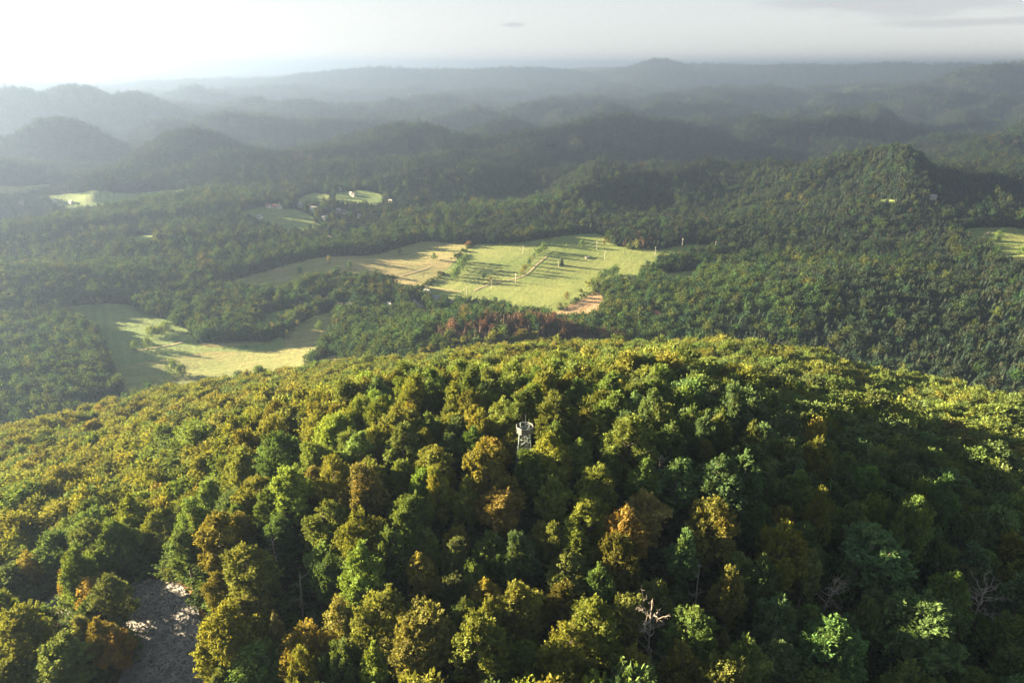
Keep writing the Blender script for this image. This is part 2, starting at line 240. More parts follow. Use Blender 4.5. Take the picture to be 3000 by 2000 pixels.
SCREE = [[(-110.5, 153.1), (-104.9, 155.1), (-89.6, 145.0), (-79.3, 134.5), (-74.9, 127.2), (-73.3, 121.4), (-68.9, 114.9), (-64.0, 107.2), (-92.2, 111.7), (-91.8, 117.6), (-91.6, 124.0), (-97.9, 132.1), (-106.1, 142.5)],
 [(-142.3, 159.1), (-134.5, 166.8), (-127.5, 166.3), (-119.5, 157.7), (-119.7, 150.3), (-123.5, 147.8), (-133.9, 151.3), (-142.7, 148.7), (-151.9, 156.8)]]
LOG = [(-104.6, 148.2), (-100.6, 151.7)]
TOWER = (3.4, 160.6)
ZG = make_grid()
# ---------------------------------------------------------------- helpers
COL = S.collection.objects
def tag(o, label=None, cat=None, group=None, kind=None):
    if label: o['label'] = label
    if cat: o['category'] = cat
    if group: o['group'] = group
    if kind: o['kind'] = kind
    return o
def empty(name, loc, rz=0.0, scale=1.0):
    o = bpy.data.objects.new(name, None); COL.link(o)
    o.empty_display_size = 0.5; o.location = loc; o.rotation_euler = (0, 0, rz); o.scale = (scale,) * 3
    return o
def mesh_obj(name, me, parent=None, link=True):
    o = bpy.data.objects.new(name, me)
    if link: COL.link(o)
    if parent: o.parent = parent
    return o
def mesh(name, verts, faces, mats, mi=None, smooth=False):
    me = bpy.data.meshes.new(name)
    me.from_pydata([tuple(v) for v in verts], [], faces)
    for m in (mats if isinstance(mats, (list, tuple)) else [mats]): me.materials.append(m)
    if mi is not None: me.polygons.foreach_set('material_index', np.asarray(mi, np.int32))
    if smooth: me.polygons.foreach_set('use_smooth', np.ones(len(me.polygons), bool))
    me.update()
    return me
def quads_mesh(name, V, mats, mi=None, var=None):
    """V: (n,4,3) loose quads"""
    n = len(V)
    me = bpy.data.meshes.new(name)
    me.vertices.add(n * 4); me.vertices.foreach_set('co', np.ascontiguousarray(V, np.float32).ravel())
    me.loops.add(n * 4); me.loops.foreach_set('vertex_index', np.arange(n * 4, dtype=np.int32))
    me.polygons.add(n); me.polygons.foreach_set('loop_start', np.arange(0, n * 4, 4, dtype=np.int32))
    for m in mats: me.materials.append(m)
    if mi is not None: me.polygons.foreach_set('material_index', np.asarray(mi, np.int32))
    if var is not None:
        var = np.asarray(var, np.float32); var = var if var.ndim == 2 else np.repeat(var[:, None], 3, 1)
        a = me.attributes.new('var', 'FLOAT_VECTOR', 'FACE'); a.data.foreach_set('vector', np.ascontiguousarray(var).ravel())
    me.update(calc_edges=True)
    return me
def nrm(v): return v / np.maximum(np.linalg.norm(v, axis=-1, keepdims=True), 1e-9)
def in_poly(x, y, poly):
    x = np.asarray(x); y = np.asarray(y); ins = np.zeros(x.shape, bool)
    p = np.asarray(poly)
    for i in range(len(p)):
        x1, y1 = p[i]; x2, y2 = p[i - 1]
        if y1 == y2: continue
        c = ((y1 > y) != (y2 > y)) & (x < (x2 - x1) * (y - y1) / (y2 - y1) + x1)
        ins ^= c
    return ins
# ---------------------------------------------------------------- materials
def mat(name):
    m = bpy.data.materials.new(name); m.use_nodes = True
    return m, m.node_tree.nodes, m.node_tree.links, m.node_tree.nodes['Principled BSDF']
def plain(name, col, rough=0.7, metal=0.0, noise=0.15, scale=3.0):
    m, n, l, b = mat(name)
    b.inputs['Roughness'].default_value = rough; b.inputs['Metallic'].default_value = metal
    tc = n.new('ShaderNodeTexCoord'); t = n.new('ShaderNodeTexNoise'); t.inputs['Scale'].default_value = scale; t.inputs['Detail'].default_value = 4
    l.new(tc.outputs['Object'], t.inputs['Vector'])
    r = n.new('ShaderNodeValToRGB'); l.new(t.outputs['Fac'], r.inputs[0])
    r.color_ramp.elements[0].position = 0.3; r.color_ramp.elements[1].position = 0.7
    r.color_ramp.elements[0].color = tuple(c * (1 - noise) for c in col) + (1,); r.color_ramp.elements[1].color = tuple(min(1, c * (1 + noise)) for c in col) + (1,)
    l.new(r.outputs[0], b.inputs['Base Color'])
    return m
def leaf_material(name, trans=0.3, tmul=(1.35, 1.25, 0.55)):
    m = bpy.data.materials.new(name); m.use_nodes = True
    n = m.node_tree.nodes; l = m.node_tree.links; n.clear()
    out = n.new('ShaderNodeOutputMaterial')
    at = n.new('ShaderNodeAttribute'); at.attribute_type = 'INSTANCER'; at.attribute_name = 'tint'
    va = n.new('ShaderNodeAttribute'); va.attribute_name = 'var'
    mul = n.new('ShaderNodeVectorMath'); mul.operation = 'MULTIPLY'; l.new(at.outputs['Color'], mul.inputs[0]); l.new(va.outputs['Vector'], mul.inputs[1])
    d = n.new('ShaderNodeBsdfDiffuse'); l.new(mul.outputs[0], d.inputs['Color'])
    tm = n.new('ShaderNodeVectorMath'); tm.operation = 'MULTIPLY'; l.new(mul.outputs[0], tm.inputs[0]); tm.inputs[1].default_value = tmul
    t = n.new('ShaderNodeBsdfTranslucent'); l.new(tm.outputs[0], t.inputs['Color'])
    mx = n.new('ShaderNodeMixShader'); mx.inputs[0].default_value = trans; l.new(d.outputs[0], mx.inputs[1]); l.new(t.outputs[0], mx.inputs[2])
    l.new(mx.outputs[0], out.inputs['Surface'])
    return m
LEAF = leaf_material('leaf'); NEEDLE = leaf_material('needle', 0.12, (1.1, 1.1, 0.7))
BARK = plain('bark', (0.17, 0.15, 0.13), 0.9, noise=0.35, scale=2.5)
DEADWOOD = plain('deadwood', (0.23, 0.21, 0.195), 0.85, noise=0.3, scale=2.0)
STEEL = plain('galvanised_steel', (0.12, 0.145, 0.15), 0.6, 0.1, 0.15, 4)
STEEL_DARK = plain('weathered_steel', (0.16, 0.22, 0.23), 0.55, 0.3, 0.2, 4)
POLE_M = plain('pole_concrete', (0.5, 0.48, 0.44), 0.85)
WALLS = {'white': plain('white_render', (0.60, 0.59, 0.57), 0.9, noise=0.06), 'cream': plain('cream_render', (0.62, 0.56, 0.46), 0.9, noise=0.08), 'grey': plain('grey_render', (0.45, 0.45, 0.45), 0.9, noise=0.08)}
ROOFS = {'grey': plain('grey_slate', (0.25, 0.26, 0.28), 0.75), 'dark': plain('dark_tile', (0.10, 0.09, 0.09), 0.8), 'red': plain('red_tile', (0.36, 0.14, 0.10), 0.85)}
WINDOW_M = plain('window_glass', (0.03, 0.035, 0.045), 0.15)
WOOD_M = plain('old_boards', (0.20, 0.15, 0.11), 0.9)
def ground_material():
    m, n, l, b = mat('forest_floor'); b.inputs['Roughness'].default_value = 1.0; b.inputs['Specular IOR Level'].default_value = 0.05
    tc = n.new('ShaderNodeTexCoord')
    a = n.new('ShaderNodeTexNoise'); a.inputs['Scale'].default_value = 0.05; a.inputs['Detail'].default_value = 6; l.new(tc.outputs['Object'], a.inputs['Vector'])
    c = n.new('ShaderNodeValToRGB'); l.new(a.outputs['Fac'], c.inputs[0])
    c.color_ramp.elements[0].position = 0.35; c.color_ramp.elements[0].color = (0.030, 0.026, 0.014, 1)
    c.color_ramp.elements[1].position = 0.68; c.color_ramp.elements[1].color = (0.085, 0.052, 0.022, 1)
    # beyond the range of single trees the ground itself reads as wood, crown self-shadow darkened into its colour, with scattered clearings
    g = n.new('ShaderNodeNewGeometry'); ln = n.new('ShaderNodeVectorMath'); ln.operation = 'LENGTH'; l.new(g.outputs['Position'], ln.inputs[0])
    f = n.new('ShaderNodeMapRange'); l.new(ln.outputs['Value'], f.inputs['Value']); f.inputs['From Min'].default_value = 400; f.inputs['From Max'].default_value = 900
    w = n.new('ShaderNodeTexNoise'); w.inputs['Scale'].default_value = 0.0016; w.inputs['Detail'].default_value = 8; w.inputs['Roughness'].default_value = 0.62; l.new(tc.outputs['Object'], w.inputs['Vector'])
    wr = n.new('ShaderNodeValToRGB'); l.new(w.outputs['Fac'], wr.inputs[0])
    e = wr.color_ramp.elements; e[0].position = 0.30; e[0].color = (0.014, 0.020, 0.012, 1); e[1].position = 0.52; e[1].color = (0.022, 0.028, 0.014, 1)
    x = e.new(0.66); x.color = (0.030, 0.030, 0.018, 1); x = e.new(0.71); x.color = (0.10, 0.10, 0.045, 1)
    mx = n.new('ShaderNodeMix'); mx.data_type = 'RGBA'; l.new(f.outputs[0], mx.inputs[0]); l.new(c.outputs[0], mx.inputs[6]); l.new(wr.outputs[0], mx.inputs[7])
    l.new(mx.outputs[2], b.inputs['Base Color'])
    bn = n.new('ShaderNodeTexNoise'); bn.inputs['Scale'].default_value = 0.04; bn.inputs['Detail'].default_value = 5; l.new(tc.outputs['Object'], bn.inputs['Vector'])
    bp = n.new('ShaderNodeBump'); bp.inputs['Strength'].default_value = 1.0; bp.inputs['Distance'].default_value = 14; l.new(bn.outputs['Fac'], bp.inputs['Height']); l.new(bp.outputs[0], b.inputs['Normal'])
    return m
def field_material(name, col, col2, turn, stripe=0.13, width=6.0):
    m, n, l, b = mat(name); b.inputs['Roughness'].default_value = 0.95; b.inputs['Specular IOR Level'].default_value = 0.1
    tc = n.new('ShaderNodeTexCoord')
    mp = n.new('ShaderNodeMapping'); mp.inputs['Rotation'].default_value = (0, 0, R(turn)); l.new(tc.outputs['Object'], mp.inputs['Vector'])
    big = n.new('ShaderNodeTexNoise'); big.inputs['Scale'].default_value = 0.011; big.inputs['Detail'].default_value = 5; big.inputs['Roughness'].default_value = 0.6; l.new(tc.outputs['Object'], big.inputs['Vector'])
    r = n.new('ShaderNodeValToRGB'); l.new(big.outputs['Fac'], r.inputs[0]); r.color_ramp.elements[0].position = 0.38; r.color_ramp.elements[1].position = 0.64
    r.color_ramp.elements[0].color = col + (1,); r.color_ramp.elements[1].color = col2 + (1,)
    # mowing swaths: warped lines along one direction
    sc = n.new('ShaderNodeMapping'); sc.inputs['Scale'].default_value = (1 / width, 0.004, 0.0); l.new(mp.outputs[0], sc.inputs['Vector'])
    s = n.new('ShaderNodeTexNoise'); s.inputs['Scale'].default_value = 1.0; s.inputs['Detail'].default_value = 3; s.inputs['Distortion'].default_value = 0.1; l.new(sc.outputs[0], s.inputs['Vector'])
    fine = n.new('ShaderNodeTexNoise'); fine.inputs['Scale'].default_value = 0.22; fine.inputs['Detail'].default_value = 6; l.new(tc.outputs['Object'], fine.inputs['Vector'])
    a1 = n.new('ShaderNodeMapRange'); l.new(s.outputs['Fac'], a1.inputs['Value']); a1.inputs['From Min'].default_value = 0.3; a1.inputs['From Max'].default_value = 0.7; a1.inputs['To Min'].default_value = 1 - stripe; a1.inputs['To Max'].default_value = 1 + stripe
    a2 = n.new('ShaderNodeMapRange'); l.new(fine.outputs['Fac'], a2.inputs['Value']); a2.inputs['From Min'].default_value = 0.3; a2.inputs['From Max'].default_value = 0.7; a2.inputs['To Min'].default_value = 0.86; a2.inputs['To Max'].default_value = 1.14
    mm = n.new('ShaderNodeMath'); mm.operation = 'MULTIPLY'; l.new(a1.outputs[0], mm.inputs[0]); l.new(a2.outputs[0], mm.inputs[1])
    v = n.new('ShaderNodeVectorMath'); v.operation = 'SCALE'; l.new(r.outputs[0], v.inputs[0]); l.new(mm.outputs[0], v.inputs['Scale'])
    l.new(v.outputs[0], b.inputs['Base Color'])
    # grass blades stand up and catch the low sun
    bp = n.new('ShaderNodeBump'); bp.inputs['Strength'].default_value = 1.0; bp.inputs['Distance'].default_value = 1.2; l.new(fine.outputs['Fac'], bp.inputs['Height'])
    bl = n.new('ShaderNodeTexNoise'); bl.inputs['Scale'].default_value = 2.0; bl.inputs['Detail'].default_value = 2; l.new(tc.outputs['Object'], bl.inputs['Vector'])
    b2 = n.new('ShaderNodeBump'); b2.inputs['Strength'].default_value = 1.0; b2.inputs['Distance'].default_value = 0.7; l.new(bl.outputs['Fac'], b2.inputs['Height']); l.new(bp.outputs[0], b2.inputs['Normal']); l.new(b2.outputs[0], b.inputs['Normal'])
    return m
FIELD_M = {'grass': field_material('green_meadow', (0.125, 0.175, 0.055), (0.18, 0.215, 0.075), 28),
           'grass2': field_material('lush_meadow', (0.10, 0.16, 0.055), (0.15, 0.20, 0.07), -30, 0.16),
           'hay': field_material('mown_meadow', (0.25, 0.225, 0.11), (0.18, 0.20, 0.08), 62, 0.2),
           'hay2': field_material('pale_meadow', (0.155, 0.19, 0.07), (0.23, 0.22, 0.10), 70, 0.18),
           'stubble': field_material('stubble', (0.27, 0.19, 0.12), (0.33, 0.25, 0.15), 40, 0.2)}
PATH_M = plain('dirt_track', (0.34, 0.28, 0.18), 0.95, scale=0.4)
SCREE_M = plain('scree_ground', (0.13, 0.133, 0.14), 0.95, noise=0.35, scale=0.5)
ROCK_M = plain('scree_rock', (0.075, 0.078, 0.084), 0.9, noise=0.4, scale=0.35)
# ---------------------------------------------------------------- the ground
def build_ground():
    nr, na = len(RR), len(AZ) - 1
    A, Q = np.meshgrid(AZ[:-1], RR)
    V = np.stack([Q * np.sin(A), Q * np.cos(A), ZG[:, :-1]], -1).reshape(-1, 3)
    V = np.vstack([V, [[0, 0, ZG[0].mean()]]])
    i = np.arange(nr - 1)[:, None]; j = np.arange(na)[None, :]; j2 = (j + 1) % na
    F = np.stack([i * na + j, i * na + j2, (i + 1) * na + j2, (i + 1) * na + j], -1).reshape(-1, 4)[:, ::-1]
    T = np.stack([np.full(na, nr * na), (np.arange(na) + 1) % na, np.arange(na)], -1)[:, ::-1]
    me = bpy.data.meshes.new('ground')
    me.vertices.add(len(V)); me.vertices.foreach_set('co', V.astype(np.float32).ravel())
    me.loops.add(F.size + T.size); me.loops.foreach_set('vertex_index', np.concatenate([F.ravel(), T.ravel()]).astype(np.int32))
    me.polygons.add(len(F) + len(T)); me.polygons.foreach_set('loop_start', np.concatenate([np.arange(len(F)) * 4, F.size + np.arange(len(T)) * 3]).astype(np.int32))
    me.polygons.foreach_set('use_smooth', np.ones(len(F) + len(T), bool))
    me.update(calc_edges=True); me.validate()
    me.materials.append(ground_material())
    o = mesh_obj('ground', me); tag(o, 'wooded hills and valley floor reaching to the horizon', None, None, 'structure')
build_ground()
def drape(name, poly, m, step, lift, label, smooth=True):
    p = np.asarray(poly, float)
    if np.sum(p[:, 0] * np.roll(p[:, 1], -1) - np.roll(p[:, 0], -1) * p[:, 1]) < 0: p = p[::-1]
    # round the corners a little, then wobble the outline
    for _ in range(2):
        q = np.roll(p, -1, 0); p = np.stack([p * 0.75 + q * 0.25, p * 0.25 + q * 0.75], 1).reshape(-1, 2)
    gx, gy = np.meshgrid(np.arange(p[:, 0].min(), p[:, 0].max(), step), np.arange(p[:, 1].min(), p[:, 1].max(), step))
    ok = in_poly(gx.ravel(), gy.ravel(), p)
    inner = np.stack([gx.ravel()[ok], gy.ravel()[ok]], -1)
    pts = np.vstack([p, inner]); nb = len(p)
    vs, es, fs, *_ = delaunay_2d_cdt([Vector(v) for v in pts], [(k, (k + 1) % nb) for k in range(nb)], [], 1, 1e-4)
    v = np.array([tuple(a) for a in vs])
    z = gz(v[:, 0], v[:, 1]) + lift
    me = mesh(name, np.column_stack([v, z]), [tuple(f) for f in fs], m, smooth=smooth)
    if len(me.polygons) and me.polygons[0].normal.z < 0: me.flip_normals()
    return tag(mesh_obj(name, me), label, None, None, 'structure')
fl = ['mown straw-coloured part of the upper meadow', 'broad green striped upper meadow with hedgerows', 'bare tan stubble field below the upper meadow', 'small grey-green meadow strip behind the hedge', 'pale little meadow among the conifers',
      'green sloping meadow with a round copse', 'pale rolling meadow at the foot of the dome', 'small green meadow behind the village wood', 'green meadow on the ridge at the edge of the view', 'sunlit green meadow below the hamlet',
      'sunlit triangular meadow above the hamlet', 'shaded meadow beside the hamlet', 'shaded meadow under the hamlet', 'shaded clearing on the near ridge', 'grey clearing beyond the near ridge', 'pale distant fields', 'shaded distant meadow round the cone hill', 'shaded clearing below the round hill', 'field strip behind the dome']
for (n_, k_, poly), lb in zip(FIELDS, fl):
    d_ = np.hypot(*np.mean(np.asarray(poly), 0))
    drape(n_, poly, FIELD_M[k_], 9 if d_ < 1500 else 16, 0.45 + d_ * 0.0004, lb)
def strip(name, pts, w, m, lift, label):
    p = np.asarray(pts, float); q = []
    for a, b in zip(p[:-1], p[1:]):
        k = max(2, int(np.hypot(*(b - a)) / 6)); q += [a + (b - a) * t for t in np.linspace(0, 1, k, endpoint=False)]
    q = np.array(q + [p[-1]])
    q[:, 0] = np.convolve(np.pad(q[:, 0], 3, 'edge'), np.ones(7) / 7, 'valid'); q[:, 1] = np.convolve(np.pad(q[:, 1], 3, 'edge'), np.ones(7) / 7, 'valid')
    t = np.gradient(q, axis=0); t /= np.linalg.norm(t, axis=1, keepdims=True) + 1e-9; nn = np.stack([-t[:, 1], t[:, 0]], -1)
    V = np.concatenate([q + nn * w / 2, q - nn * w / 2]); k = len(q)
    me = mesh(name, np.column_stack([V, gz(V[:, 0], V[:, 1]) + lift]), [(i, i + k, i + k + 1, i + 1) for i in range(k - 1)], m)
    return tag(mesh_obj(name, me), label, None, None, 'structure')
for pts, lb in zip(PATHS, ['pale track across the lower meadow', 'dirt track up the mown meadow', 'farm track above the village', 'track over the far green meadow', 'dirt track beside the pole line']):
    strip('path', pts, 2.6, PATH_M, 1.5, lb)
for poly, lb in zip(SCREE, ['broad grey scree slope between the beeches', 'smaller sunlit scree patch by the gully']):
    drape('scree', poly, SCREE_M, 2.0, 0.12, lb)
# ---------------------------------------------------------------- tree shapes
def tube(path, rad, sides=6):
    path = np.asarray(path, float); rad = np.asarray(rad, float)
    t = nrm(np.gradient(path, axis=0))
    ref = np.where(np.abs(t[:, 2:3]) > 0.9, np.array([[1.0, 0, 0]]), np.array([[0, 0, 1.0]]))
    u = nrm(np.cross(t, ref)); v = np.cross(t, u)
    a = np.linspace(0, 2 * math.pi, sides, endpoint=False)
    ring = path[:, None] + rad[:, None, None] * (np.cos(a)[None, :, None] * u[:, None] + np.sin(a)[None, :, None] * v[:, None])
    i = np.arange(len(path) - 1)[:, None]; j = np.arange(sides)[None]; j2 = (j + 1) % sides
    idx = np.stack([i * sides + j, i * sides + j2, (i + 1) * sides + j2, (i + 1) * sides + j], -1).reshape(-1, 4)
    return ring.reshape(-1, 3)[idx]                                  # loose quads (n,4,3)
def limb(g, a, b, r0, r1, n=5, wob=0.08):
    a, b = np.asarray(a, float), np.asarray(b, float)
    p = a + (b - a) * np.linspace(0, 1, n)[:, None]; ln = np.linalg.norm(b - a)
    p[1:-1] += g.normal(0, wob * ln, (n - 2, 3)) * 0.6
    p[:, 2] += np.sin(np.linspace(0, math.pi, n)) * ln * 0.06
    return p, np.linspace(r0, r1, n)
def leaves(g, c, rc, n, size, out_dir, aspect=1.7):
    """one leafy spray: a flattish fan that points outward and up, as beech twigs do"""
    ax0 = nrm((out_dir * 0.8 + np.array([0, 0, g.uniform(0.05, 0.9)]) + g.normal(0, 0.25, 3))[None])[0]
    lat = nrm((np.cross(ax0, np.array([0, 0, 1.0])) + g.normal(0, 0.3, 3))[None])[0]
    pl = np.cross(lat, ax0); pl = pl if pl[2] > 0 else -pl
    u = g.uniform(-0.5, 1.0, (n, 1)); v = g.normal(0, 0.5, (n, 1)) * (1.15 - 0.6 * u)
    pos = c + ax0 * u * rc * 1.35 + lat * v * rc * 0.9 + pl * g.normal(0, 0.20, (n, 1)) * rc - np.array([0, 0, 0.12]) * rc * v * v
    nor = nrm(pl * 0.75 + out_dir * 0.55 + g.normal(0, 0.45, (n, 3)))
    ax = nrm(ax0 + lat * v * 0.8 + g.normal(0, 0.35, (n, 3)))
    ax = nrm(ax - nor * np.sum(ax * nor, 1, keepdims=True)); bx = np.cross(nor, ax)
    s = size * (0.6 + 0.8 * g.random((n, 1)))
    a_, b_ = ax * s * aspect * 0.5, bx * s * 0.5
    fold = nor * s * 0.15 * g.normal(0, 1, (n, 1))
    return np.stack([pos - a_, pos + b_ * 0.9 + fold, pos + a_, pos - b_ * 0.9 + fold], 1)
def broadleaf(seed, height, width, n_bough, n_twig, n_leaf, size, open_=0.0, base=0.2, flat=0.0):
    """returns leaf quads, leaf colour factors, wood quads. Boughs round the stem, each carrying many small leafy twigs."""
    g = np.random.default_rng(seed)
    zc = height * (base + 1) / 2; hz = height * (1 - base) / 2; rx = width / 2
    k = np.arange(n_bough) + 0.5
    phi = 2.39996 * k + g.normal(0, 0.3, n_bough) + g.random() * 6; ct = np.clip(1 - 1.75 * k / n_bough + g.normal(0, 0.12, n_bough), -0.8, 0.97)
    st = np.sqrt(1 - ct * ct)
    taper = 1 - (0.30 - 0.25 * flat) * np.clip(ct, 0, 1) - 0.22 * np.clip(-ct, 0, 1)
    rr = (0.68 + g.normal(0, 0.13, n_bough)) * taper
    bc = np.stack([np.cos(phi) * st * rx * rr, np.sin(phi) * st * rx * rr, zc + ct * hz * (0.74 + g.normal(0, 0.12, n_bough))], -1)
    br = rx * g.uniform(0.24, 0.46, n_bough) * (1 - 0.18 * np.clip(ct, 0, 1))
    keep = g.random(n_bough) >= open_ * 0.7; keep[:3] = True
    Q, col, tips = [], [], []
    for c, r_, up, kk in zip(bc, br, ct, keep):
        if not kk: continue
        out = nrm((c - np.array([0, 0, zc - hz * 0.35]))[None])[0]
        n = max(3, int(n_twig * (r_ / (0.35 * rx)) ** 2))
        d = nrm(g.normal(0, 1, (n, 3)) + out * 0.85 + np.array([0, 0, 0.25]))
        tc = c + d * (r_ * g.uniform(0.5, 1.22, (n, 1))) * np.array([1, 1, 1.2])
        bshade = 0.86 + 0.28 * g.random(); warm = max(0.0, g.normal(0.04, 0.18)) * (0.5 + 0.6 * max(up, 0))
        for ti, di in zip(tc, d):
            if g.random() < open_ * 0.5: continue
            m = max(3, int(n_leaf * g.uniform(0.6, 1.4))); rc = size * g.uniform(2.0, 3.6)
            o2 = nrm((di * 0.7 + out * 0.5)[None])[0]
            Q.append(leaves(g, ti, rc, m, size, o2)); w = np.clip(warm + g.normal(0, 0.08), 0, 0.8)
            v = bshade * g.uniform(0.86, 1.14) * (0.85 + 0.3 * g.random((m, 1)))
            col.append(v * np.array([[1 + 0.36 * w, 1 + 0.03 * w, 1 - 0.25 * w]]))
        tips.append(c)
    Q = np.concatenate(Q); col = np.concatenate(col)
    wood = []
    lean = g.normal(0, 0.03, 2) * height
    tp = np.array([[0, 0, -1.0], [0, 0, 0.5], [lean[0] * .3, lean[1] * .3, height * 0.35], [lean[0], lean[1], height * 0.62], [lean[0] * 1.2, lean[1] * 1.2, height * 0.88]])
    r0 = height * 0.016
    wood.append(tube(tp, np.array([1.6, 1.1, 0.85, 0.5, 0.12]) * r0, 7))
    for c in tips:
        h0 = np.clip(c[2] - np.hypot(*c[:2]) * 0.9 - 1.2, height * 0.2, height * 0.75)
        a = np.array([np.interp(h0, tp[:, 2], tp[:, 0]), np.interp(h0, tp[:, 2], tp[:, 1]), h0])
        p, r = limb(g, a, c, r0 * 0.45, r0 * 0.12, 5); wood.append(tube(p, r, 4))
        for _ in range(3):
            e = c + nrm(g.normal(0, 1, (1, 3)) + nrm((c - a)[None]) + np.array([[0, 0, .5]]))[0] * rx * g.uniform(.3, .5)
            wood.append(tube(*limb(g, p[3], e, r0 * .16, r0 * .05, 4), 3))
    return Q, col, np.concatenate(wood)
def spruce(seed, height, width, tiers, per, size, bare=0.06):
    g = np.random.default_rng(seed); Q = []; var = []
    for k in range(tiers):
        t = (k + 0.5) / tiers; z = height * (bare + (1 - bare) * t); rad = width / 2 * (1 - t ** 1.8) ** 0.95 * (0.85 + 0.3 * g.random()) + 0.12
        n = max(4, int(per * (1 - t * 0.72)))
        a = np.arange(n) / n * 2 * math.pi + g.random() * 6 + g.normal(0, 0.15, n)
        rl = rad * (0.75 + 0.4 * g.random(n)); ln = np.maximum(rl * 0.75, size)
        dirv = np.stack([np.cos(a), np.sin(a), np.zeros(n)], -1)
        tip = dirv * rl[:, None] + np.array([0, 0, 1]) * (z - rl * 0.38 + g.normal(0, 0.2, n))[:, None]
        root = dirv * (rl - ln)[:, None] + np.array([0, 0, 1]) * (z + 0.10 * height / tiers)
        side = np.stack([-np.sin(a), np.cos(a), np.zeros(n)], -1) * (size * 0.5 + rl * 0.22)[:, None]
        mid = (tip * 0.55 + root * 0.45); mid[:, 2] += 0.12 * rl
        Q.append(np.stack([root, mid + side, tip, mid - side], 1)); var.append(np.clip(g.normal(1, 0.18, n), 0.5, 1.5))
    tr = tube(np.array([[0, 0, -1], [0, 0, height * 0.5], [0, 0, height * 0.97]]), np.array([height * 0.013, height * 0.009, 0.03]), 5)
    return np.concatenate(Q), np.concatenate(var), tr
def joined(name, Q, var, wood, leafmat, woodmat=None):
    var = var if var.ndim == 2 else np.repeat(var[:, None], 3, 1)
    V = np.concatenate([Q, wood]); v = np.concatenate([var, np.ones((len(wood), 3))])
    return quads_mesh(name, V, [leafmat, woodmat or BARK], np.concatenate([np.zeros(len(Q)), np.ones(len(wood))]), v)
# near crowns, unit-size metres: (crown mesh, wood mesh, joined mesh, height, width)
NEAR_SPECS = [(20, 12.0, 0.0, 0.16, 0.0), (22, 11.0, 0.0, 0.16, 0.1), (19, 13.0, 0.05, 0.18, 0.3), (21, 10.0, 0.05, 0.15, 0.0), (18, 11.5, 0.0, 0.18, 0.2), (22, 11.5, 0.10, 0.18, 0.1), (20, 9.0, 0.42, 0.25, 0.3), (20, 10.5, 0.32, 0.25, 0.4)]
NEAR_T, CARPET_T = [], []
for i, (h, w, op, ba, th) in enumerate(NEAR_SPECS):
    Q, v, wd = broadleaf(100 + i, h, w, 26, 30, 36, 0.31, op, ba, th)
    NEAR_T.append((quads_mesh('beech_crown', Q, [LEAF], None, v), quads_mesh('beech_wood', wd, [BARK], None, None), None, h, w))
    Q, v, wd = broadleaf(100 + i, h, w, 19, 18, 14, 0.66, op * .3, ba, .3 + th)
    CARPET_T.append(joined('beech_carpet', Q, v, wd[:40], LEAF))
MID_T = []                                                            # for 600 m to 1800 m
for i, (h, w, op, ba) in enumerate([(17, 10, 0, .10), (15, 11, 0, .10), (19, 9, 0, .10), (13, 9, 0, .06), (18, 6.5, 0, .08), (14, 8, .1, .10)]):
    Q, v, wd = broadleaf(300 + i, h, w, 12, 9, 5, 1.2, op, ba, 0.1)
    MID_T.append((quads_mesh('valley_crown', Q, [LEAF], None, v), quads_mesh('valley_wood', wd[:60], [BARK], None, None), joined('valley_tree', Q, v, wd[:28], LEAF), h, w))
SPR_T = []
for i, (h, w) in enumerate([(15.5, 7.6), (14.5, 7.0), (17, 7.8), (12.5, 6.8)]):
    Q, v, wd = spruce(400 + i, h, w, 16, 13, 0.7)
    SPR_T.append((quads_mesh('spruce_crown', Q, [NEEDLE], None, v), quads_mesh('spruce_wood', wd, [BARK], None, None), joined('spruce', Q, v, wd, NEEDLE), h, w))
PINE_N = []
for i, (h, w) in enumerate([(17, 6.2), (15, 5.6)]):
    Q, v, wd = spruce(450 + i, h, w, 30, 26, 0.5)
    PINE_N.append((quads_mesh('spruce_crown', Q, [NEEDLE], None, v), quads_mesh('spruce_wood', wd, [BARK], None, None), h, w))
FAR_B, FAR_S = [], []
for i, (h, w) in enumerate([(15, 11), (17, 10), (13, 12)]):
    Q, v, wd = broadleaf(500 + i, h, w, 9, 5, 3, 2.0, 0, .1); FAR_B.append(joined('far_broadleaf', Q, v, wd[:0], LEAF))
for i, (h, w) in enumerate([(18, 8.0), (16, 8), (20, 8.5)]):
    Q, v, wd = spruce(520 + i, h, w, 6, 7, 1.6); FAR_S.append(joined('far_spruce', Q, v, wd[:0], NEEDLE))
def proto_collection(name, meshes):
    c = bpy.data.collections.new(name)
    for i, me in enumerate(meshes): c.objects.link(bpy.data.objects.new('%s_%02d' % (name, i), me))
    return c
